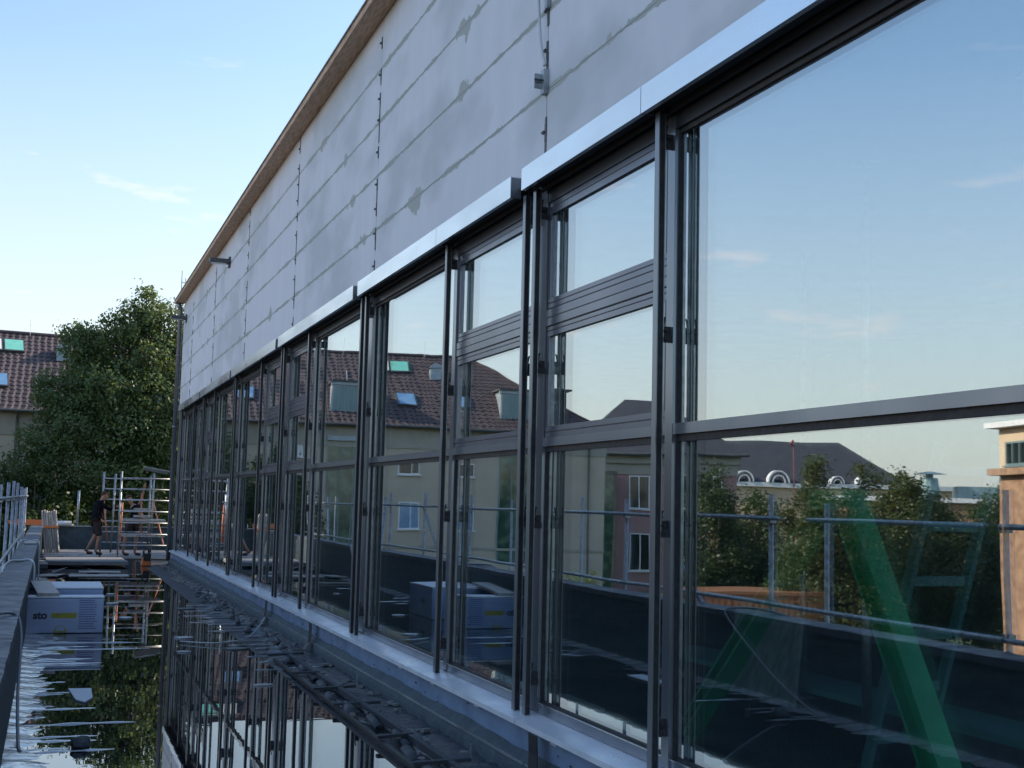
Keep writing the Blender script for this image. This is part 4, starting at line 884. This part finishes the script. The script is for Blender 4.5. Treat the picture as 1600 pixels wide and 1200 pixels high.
def hwin(T, Pf, s0, s1, z0, z1, g_mat='window_dark', off=.15, cols=2, lintel=False, frame='pvc_white', sill=True):
    def fb(mb, a, b, o0, o1, c, d):
        cc = Pf((a+b)/2, (o0+o1)/2, (c+d)/2); uu_ = (Pf(1,0,0)-Pf(0,0,0)); nn_ = (Pf(0,1,0)-Pf(0,0,0)); mb.obox(cc, uu_*(b-a)/2, nn_*(o1-o0)/2, Vector((0,0,(d-c)/2)))
    m = MB(); t = .06
    for a, b, c, d in ((s0,s1,z0,z0+t),(s0,s1,z1-t,z1),(s0,s0+t,z0+t,z1-t),(s1-t,s1,z0+t,z1-t)): fb(m, a, b, off-.035, off+.03, c, d)
    for k in range(1, cols): q = s0+(s1-s0)*k/cols; fb(m, q-.03, q+.03, off-.03, off+.03, z0+t, z1-t)
    o = m.build('window', frame, T)
    m = MB(); fb(m, s0+t, s1-t, off-.012, off+.02, z0+t, z1-t); m.build('pane', g_mat, o)
    if sill: m = MB(); fb(m, s0-.08, s1+.08, off-.10, off-.001, z0-.06, z0-.004); m.build('window_sill', frame, o)
    if lintel: m = MB(); fb(m, s0-.08, s1+.08, off-.18, off-.001, z1+.004, z1+.22); m.build('lintel', 'zinc_pale', o)
hwin(CH, P, -.60,.46,3.04,3.72); hwin(CH, P, -.60,.46,.32,1.66,'window_blue'); hwin(CH, P, 2.1,3.9,-1.2,4.60,'window_tree_reflect',cols=3,lintel=True,frame='zinc_green',sill=False)
hwin(CH, P, 5.3,5.8,3.75,4.45,'window_blue',cols=1); hwin(CH, P, 4.9,5.9,.6,1.9,'window_dark'); hwin(CH, P, -6.5,-4.5,-1.2,4.22,'window_tree_reflect',cols=3,frame='zinc_green',sill=False)
hwin(CH, P, -3.3,-2.45,3.04,3.72,'window_dark'); hwin(CH, P, -3.3,-2.45,.32,1.66,'window_blue'); hwin(CH, P, 9.6,10.6,3.04,3.72); hwin(CH, P, 12.4,13.4,3.04,3.72); hwin(CH, P, 9.6,10.6,.3,1.66,'window_blue')
m = MB(); m.obox(P(-9.3,6.2,7.1), u*.45, n_*.4, Vector((0,0,1.0))); o = m.build('chimney', 'dark_zinc', CH); m = MB(); m.obox(P(-9.3,6.2,8.15), u*.75, n_*.65, Vector((0,0,.045))); m.build('chimney_cap', 'dark_zinc', o)

# pink house with white windows and slate hipped roof
O2, u2, n2 = frame_xy((-20.15,56.45,0), R(20))
def P2(s_, off, z): return O2+u2*s_+n2*off+Vector((0,0,z))
PH = thing('pink_house', 'pink rendered house with white windows and dark slate hipped roof', 'building', tuple(P2(-3,4,-3.5)))
def f2(mb, a, b, o0, o1, c, d, Pf=P2): mb.obox(Pf((a+b)/2,(o0+o1)/2,(c+d)/2), (Pf(1,0,0)-Pf(0,0,0))*(b-a)/2, (Pf(0,1,0)-Pf(0,0,0))*(o1-o0)/2, Vector((0,0,(d-c)/2))); return mb
f2(MB(), -6.1, 2.2, 0, 9, -3.5, 4.35).build('wall', 'pink_plaster', PH)
f2(f2(MB(), -6.15, 2.2, -.06, -.001, 3.35, 3.9), -6.25, 2.2, -.22, -.001, 3.9, 4.34).build('cornice_band', 'cream_band', PH)
def hip(mb, Pf, a, b, o0, o1, z0, z1, ins):
    mo = (o0+o1)/2; v = [Pf(a,o0,z0),Pf(b,o0,z0),Pf(b,o1,z0),Pf(a,o1,z0),Pf(a+ins,mo,z1),Pf(b-ins,mo,z1)]; mb.add(v, [(0,1,5,4),(2,3,4,5),(1,2,5),(3,0,4),(0,3,2,1)]); return mb
hip(MB(), P2, -6.6, 2.6, -.5, 9.5, 4.36, 7.4, 3.8).build('roof', 'slate_roof', PH)
MB().tube([P2(-6.6,-.55,4.36),P2(2.6,-.55,4.36)], .09, 8).build('gutter', 'dark_zinc', PH)
for s0 in (-1.75, -3.75, -5.3):
    hwin(PH, P2, s0, s0+.95, 1.65, 3.30, off=0); hwin(PH, P2, s0, s0+.95, -1.4, .45, off=0)
f2(MB(), 0.0, 2.3, -.9, -.001, -3.5, 3.3).build('glazed_porch', 'window_tree_reflect', PH)
f2(f2(f2(MB(), -.08, .06, -.98, -.85, -3.5, 3.3), .62,.72,-.98,-.85,-3.5,3.3), -.1,2.35,-1.0,-.84,3.3,3.45).build('porch_frame', 'dark_zinc', PH)

kk = 1.27; V_ = Vector((6.0,0,1.7)); PH.location = V_+kk*(PH.location-V_); PH.scale = (kk,kk,kk)

# long hall with arched windows under a dark roof
O3, u3, n3 = frame_xy((-50.7,96.7,0), R(20))
def P3(s_, off, z): return O3+u3*s_+n3*off+Vector((0,0,z))
LH = thing('market_hall', 'long distant hall with arched windows under a broad dark roof', 'building', tuple(P3(-7,6,-3.5)))
f2(MB(), -24, 4, 0, 16, -3.5, 3.7, P3).build('wall', 'beige_plaster', LH)
f2(MB(), -24.4, 4.4, -.4, -.001, 3.7, 4.1, P3).build('cornice', 'white_paint', LH)
hip(MB(), P3, -15.5, 5, .2, 14, 4.12, 8.2, 4.5).build('roof', 'slate_roof', LH)
for s_, q_ in ((-.6,1.1), (-3.6,1.2), (-6.8,.8), (-9.0,.75), (-11.3,.8)):
    m = MB()
    for r0_, r1_ in ((.80*q_,.70*q_),(.50*q_,.42*q_)):
        k = len(m.v)
        for i in range(13):
            t = PI*i/12
            for r_, oo in ((r0_,-.5),(r1_,-.5),(r0_,.6),(r1_,.6)): m.v.append(tuple(P3(s_+math.cos(t)*r_, oo, 4.12+math.sin(t)*r_*1.15)))
        for i in range(12):
            e = k+4*i; m.f += [(e,e+4,e+5,e+1),(e,e+2,e+6,e+4),(e+1,e+5,e+7,e+3)]
    m.build('arched_dormer', 'white_paint', LH)
# flat roofed block with cowl
FB = thing('flat_block', 'low flat roofed block with a tall ventilation cowl on its roof', 'building', (-46.5,64,-3.5))
O4, u4, n4 = frame_xy((-47.0,66.0,0), R(30))
def P4(s_, off, z): return O4+u4*s_+n4*off+Vector((0,0,z))
f2(MB(), -12, 6, -1, 9, -3.5, 2.4, P4).build('wall', 'brown_plaster', FB); f2(MB(), -12.3, 6.3, -1.3, 9.3, 2.401, 2.7, P4).build('roof', 'white_paint', FB)
m = MB(); m.tube([P4(0,1,2.7),P4(0,1,4.0)], [.75,.55], 12); m.tube([P4(0,1,4.0),P4(0,1,4.25)], [.25,.25], 8); m.tube([P4(0,1,4.25),P4(0,1,4.42)], [1.15,.2], 16); m.build('roof_cowl', 'zinc_green', FB)
f2(MB(), -4.5, -1.8, 1, 3, 2.701, 3.5, P4).build('roof_unit', 'zinc_green', FB)
# slim red mast far off
cr_ = thing('mast', 'slim red mast with a small head above the distant hall roof', 'mast', (-49.6,86,-3.5))
MB().tube([(-49.6,86,-3.5),(-49.6,86,6.9)], .035, 8).build('pole', 'car_red', cr_); MB().tube([(-49.65,86,6.9),(-49.4,86,7.1),(-49.6,86,7.35)], .10, 8).build('head', 'car_red', cr_)

# beige building, sunlit
O5, u5, n5 = frame_xy((-22.45,32.1,0), R(105))                          # facade turned towards the hall
def P5(s_, off, z): return O5+u5*s_+n5*off+Vector((0,0,z))
BB = thing('beige_building', 'sunlit beige corner building with a rough brown pillar and grey window', 'building', tuple(P5(-4,4,-3.5)))
f2(MB(), -16, 0, 0, 9, -3.5, 4.45, P5).build('wall', 'beige_plaster', BB)
f2(MB(), -16.3, .3, -.35, 9.3, 4.451, 4.62, P5).build('roof_edge', 'white_paint', BB)
f2(MB(), -3.6, -.62, -.32, -.001, -3.5, 2.95, P5).build('pillar', 'brown_plaster', BB)
f2(MB(), -3.8, -.35, -.62, -.001, 2.951, 3.16, P5).build('canopy', 'brown_plaster', BB)
hwin(BB, P5, -3.2, -.45, 3.28, 4.02, 'window_dark', off=0, cols=6, frame='zinc_green')
hwin(BB, P5, -8.2, -5.4, 3.28, 4.02, 'window_dark', off=0, cols=6, frame='zinc_green'); hwin(BB, P5, -8.2, -5.4, .2, 2.2, 'window_dark', off=0, cols=3, frame='zinc_green')

# ------------------------------------------------------------------ street furniture and vehicles
cn = thing('site_container', 'orange site container parked below the parapet across the yard', 'container', (-15.2,35.2,-3.5))
O6, u6, n6 = frame_xy((-15.3,35.2,0), R(20))
def P6(s_, off, z): return O6+u6*s_+n6*off+Vector((0,0,z))
m = MB(); f2(m, -2.4, 2.6, 0, 2.3, -3.35, -1.05, P6)
for k in range(24): f2(m, -2.3+.205*k, -2.2+.205*k, -.03, -.001, -3.2, -1.2, P6)
m.build('body', 'orange_bin', cn)
f2(f2(MB(), -2.45, 2.65, -.05, 2.35, -1.05, -.95, P6), -2.45,-2.3,-.05,.02,-3.4,-1.05,P6).build('frame', 'orange_bin', cn)
f2(MB(), 1.2, 2.3, -.06, -.03, -3.2, -1.3, P6).build('door', 'orange_bin', cn)
def car(loc, rz, paint, label, van=False, grp='cars parked in the street'):
    T = thing('parked_car' if not van else 'parked_van', label, 'van' if van else 'car', loc, grp); T.rotation_euler = (0,0,rz)
    def lb(mb, name, mt, bev=0):
        me = bpy.data.meshes.new(name); me.from_pydata(mb.v, [], mb.f); bm = bmesh.new(); bm.from_mesh(me); bmesh.ops.recalc_face_normals(bm, faces=bm.faces); bm.to_mesh(me); bm.free()
        me.materials.append(MATS[mt]); o = bpy.data.objects.new(name, me); C.objects.link(o); o.parent = T
        if bev: b = o.modifiers.new('bevel','BEVEL'); b.width = bev; b.segments = 3; b.limit_method = 'ANGLE'
        return o
    if van: prof = [(-2.4,.35),(2.35,.35),(2.4,.9),(2.1,1.1),(1.55,1.95),(1.4,2.05),(-2.35,2.05),(-2.4,1.0)]; gl = [(.75,1.15),(1.75,1.15),(1.42,1.8),(.75,1.8)]
    else: prof = [(-2.1,.35),(2.1,.32),(2.12,.65),(1.9,.80),(1.05,.92),(.35,1.40),(-.9,1.45),(-1.65,1.0),(-2.08,.90)]; gl = [(-1.45,.98),(.92,.93),(.32,1.34),(-.85,1.38)]
    w_ = .88; m = MB(); m.prism([(x,-w_,z) for x, z in prof], (0,0,0), (0,2*w_,0)); lb(m, 'body', paint, .09)
    for s_ in (-1,1):
        m = MB(); m.prism([(x,s_*(w_+.002),z) for x, z in gl], (0,0,0), (0,s_*.006,0)); lb(m, 'window', 'window_dark')
        for x in (-1.3,1.35):
            m = MB(); m.tube([(x,s_*(w_-.2),.33),(x,s_*(w_+.01),.33)], .33, 18); o = lb(m, 'wheel', 'tyre'); m = MB(); m.tube([(x,s_*(w_+.0),.33),(x,s_*(w_+.02),.33)], .2, 14); r_ = lb(m, 'rim', 'galvanised'); r_.parent = o
        m = MB(); m.box(2.08,2.13,min(s_*.55,s_*.82),max(s_*.55,s_*.82),.62,.75); lb(m, 'headlight', 'pvc_white')
    m = MB()
    if van: m.prism([(2.12,-.75,1.12),(1.57,-.70,1.93),(1.57,.70,1.93),(2.12,.75,1.12)], (0,0,0), (.02,0,.02))
    else: m.prism([(1.04,-.75,.95),(.38,-.62,1.41),(.38,.62,1.41),(1.04,.75,.95)], (0,0,0), (.015,0,.02))
    lb(m, 'windscreen', 'window_dark'); return T
for args in (((-31.5,48.5,-3.49), R(25), 'car_red', 'dark red car parked nearest behind the guard rails'), ((-36.5,47.0,-3.49), R(20), 'car_silver', 'silver car parked right of the dark red car'),
             ((-27.0,50.0,-3.49), R(22), 'car_dark', 'black car parked left of the dark red car'), ((-33.0,54.0,-3.49), R(20), 'car_white', 'white car in the row behind the dark red car'),
             ((-38.5,53.0,-3.49), R(15), 'car_dark', 'black car in the row behind the silver car'), ((-41.5,45.5,-3.49), R(18), 'car_white', 'white car parked farthest right near the beige building')): car(*args)
car((-42.5,57.2,-3.49), R(20), 'car_white', 'white van parked behind the cars', True)
for i, (x, y) in enumerate(((-14.5,38.0),(-25.5,40.5))):
    lp = thing('street_lamp', ['street lamp beside the orange container','street lamp standing by the parked cars'][i], 'street lamp', (x,y,-3.5), 'street lamps')
    MB().tube([(x,y,-3.5),(x,y,1.1)], [.07,.045], 8).build('pole', 'galvanised', lp, smooth=True); MB().box(x-.12,x+.5,y-.1,y+.1,1.1,1.2).build('lamp_head', 'dark_zinc', lp)
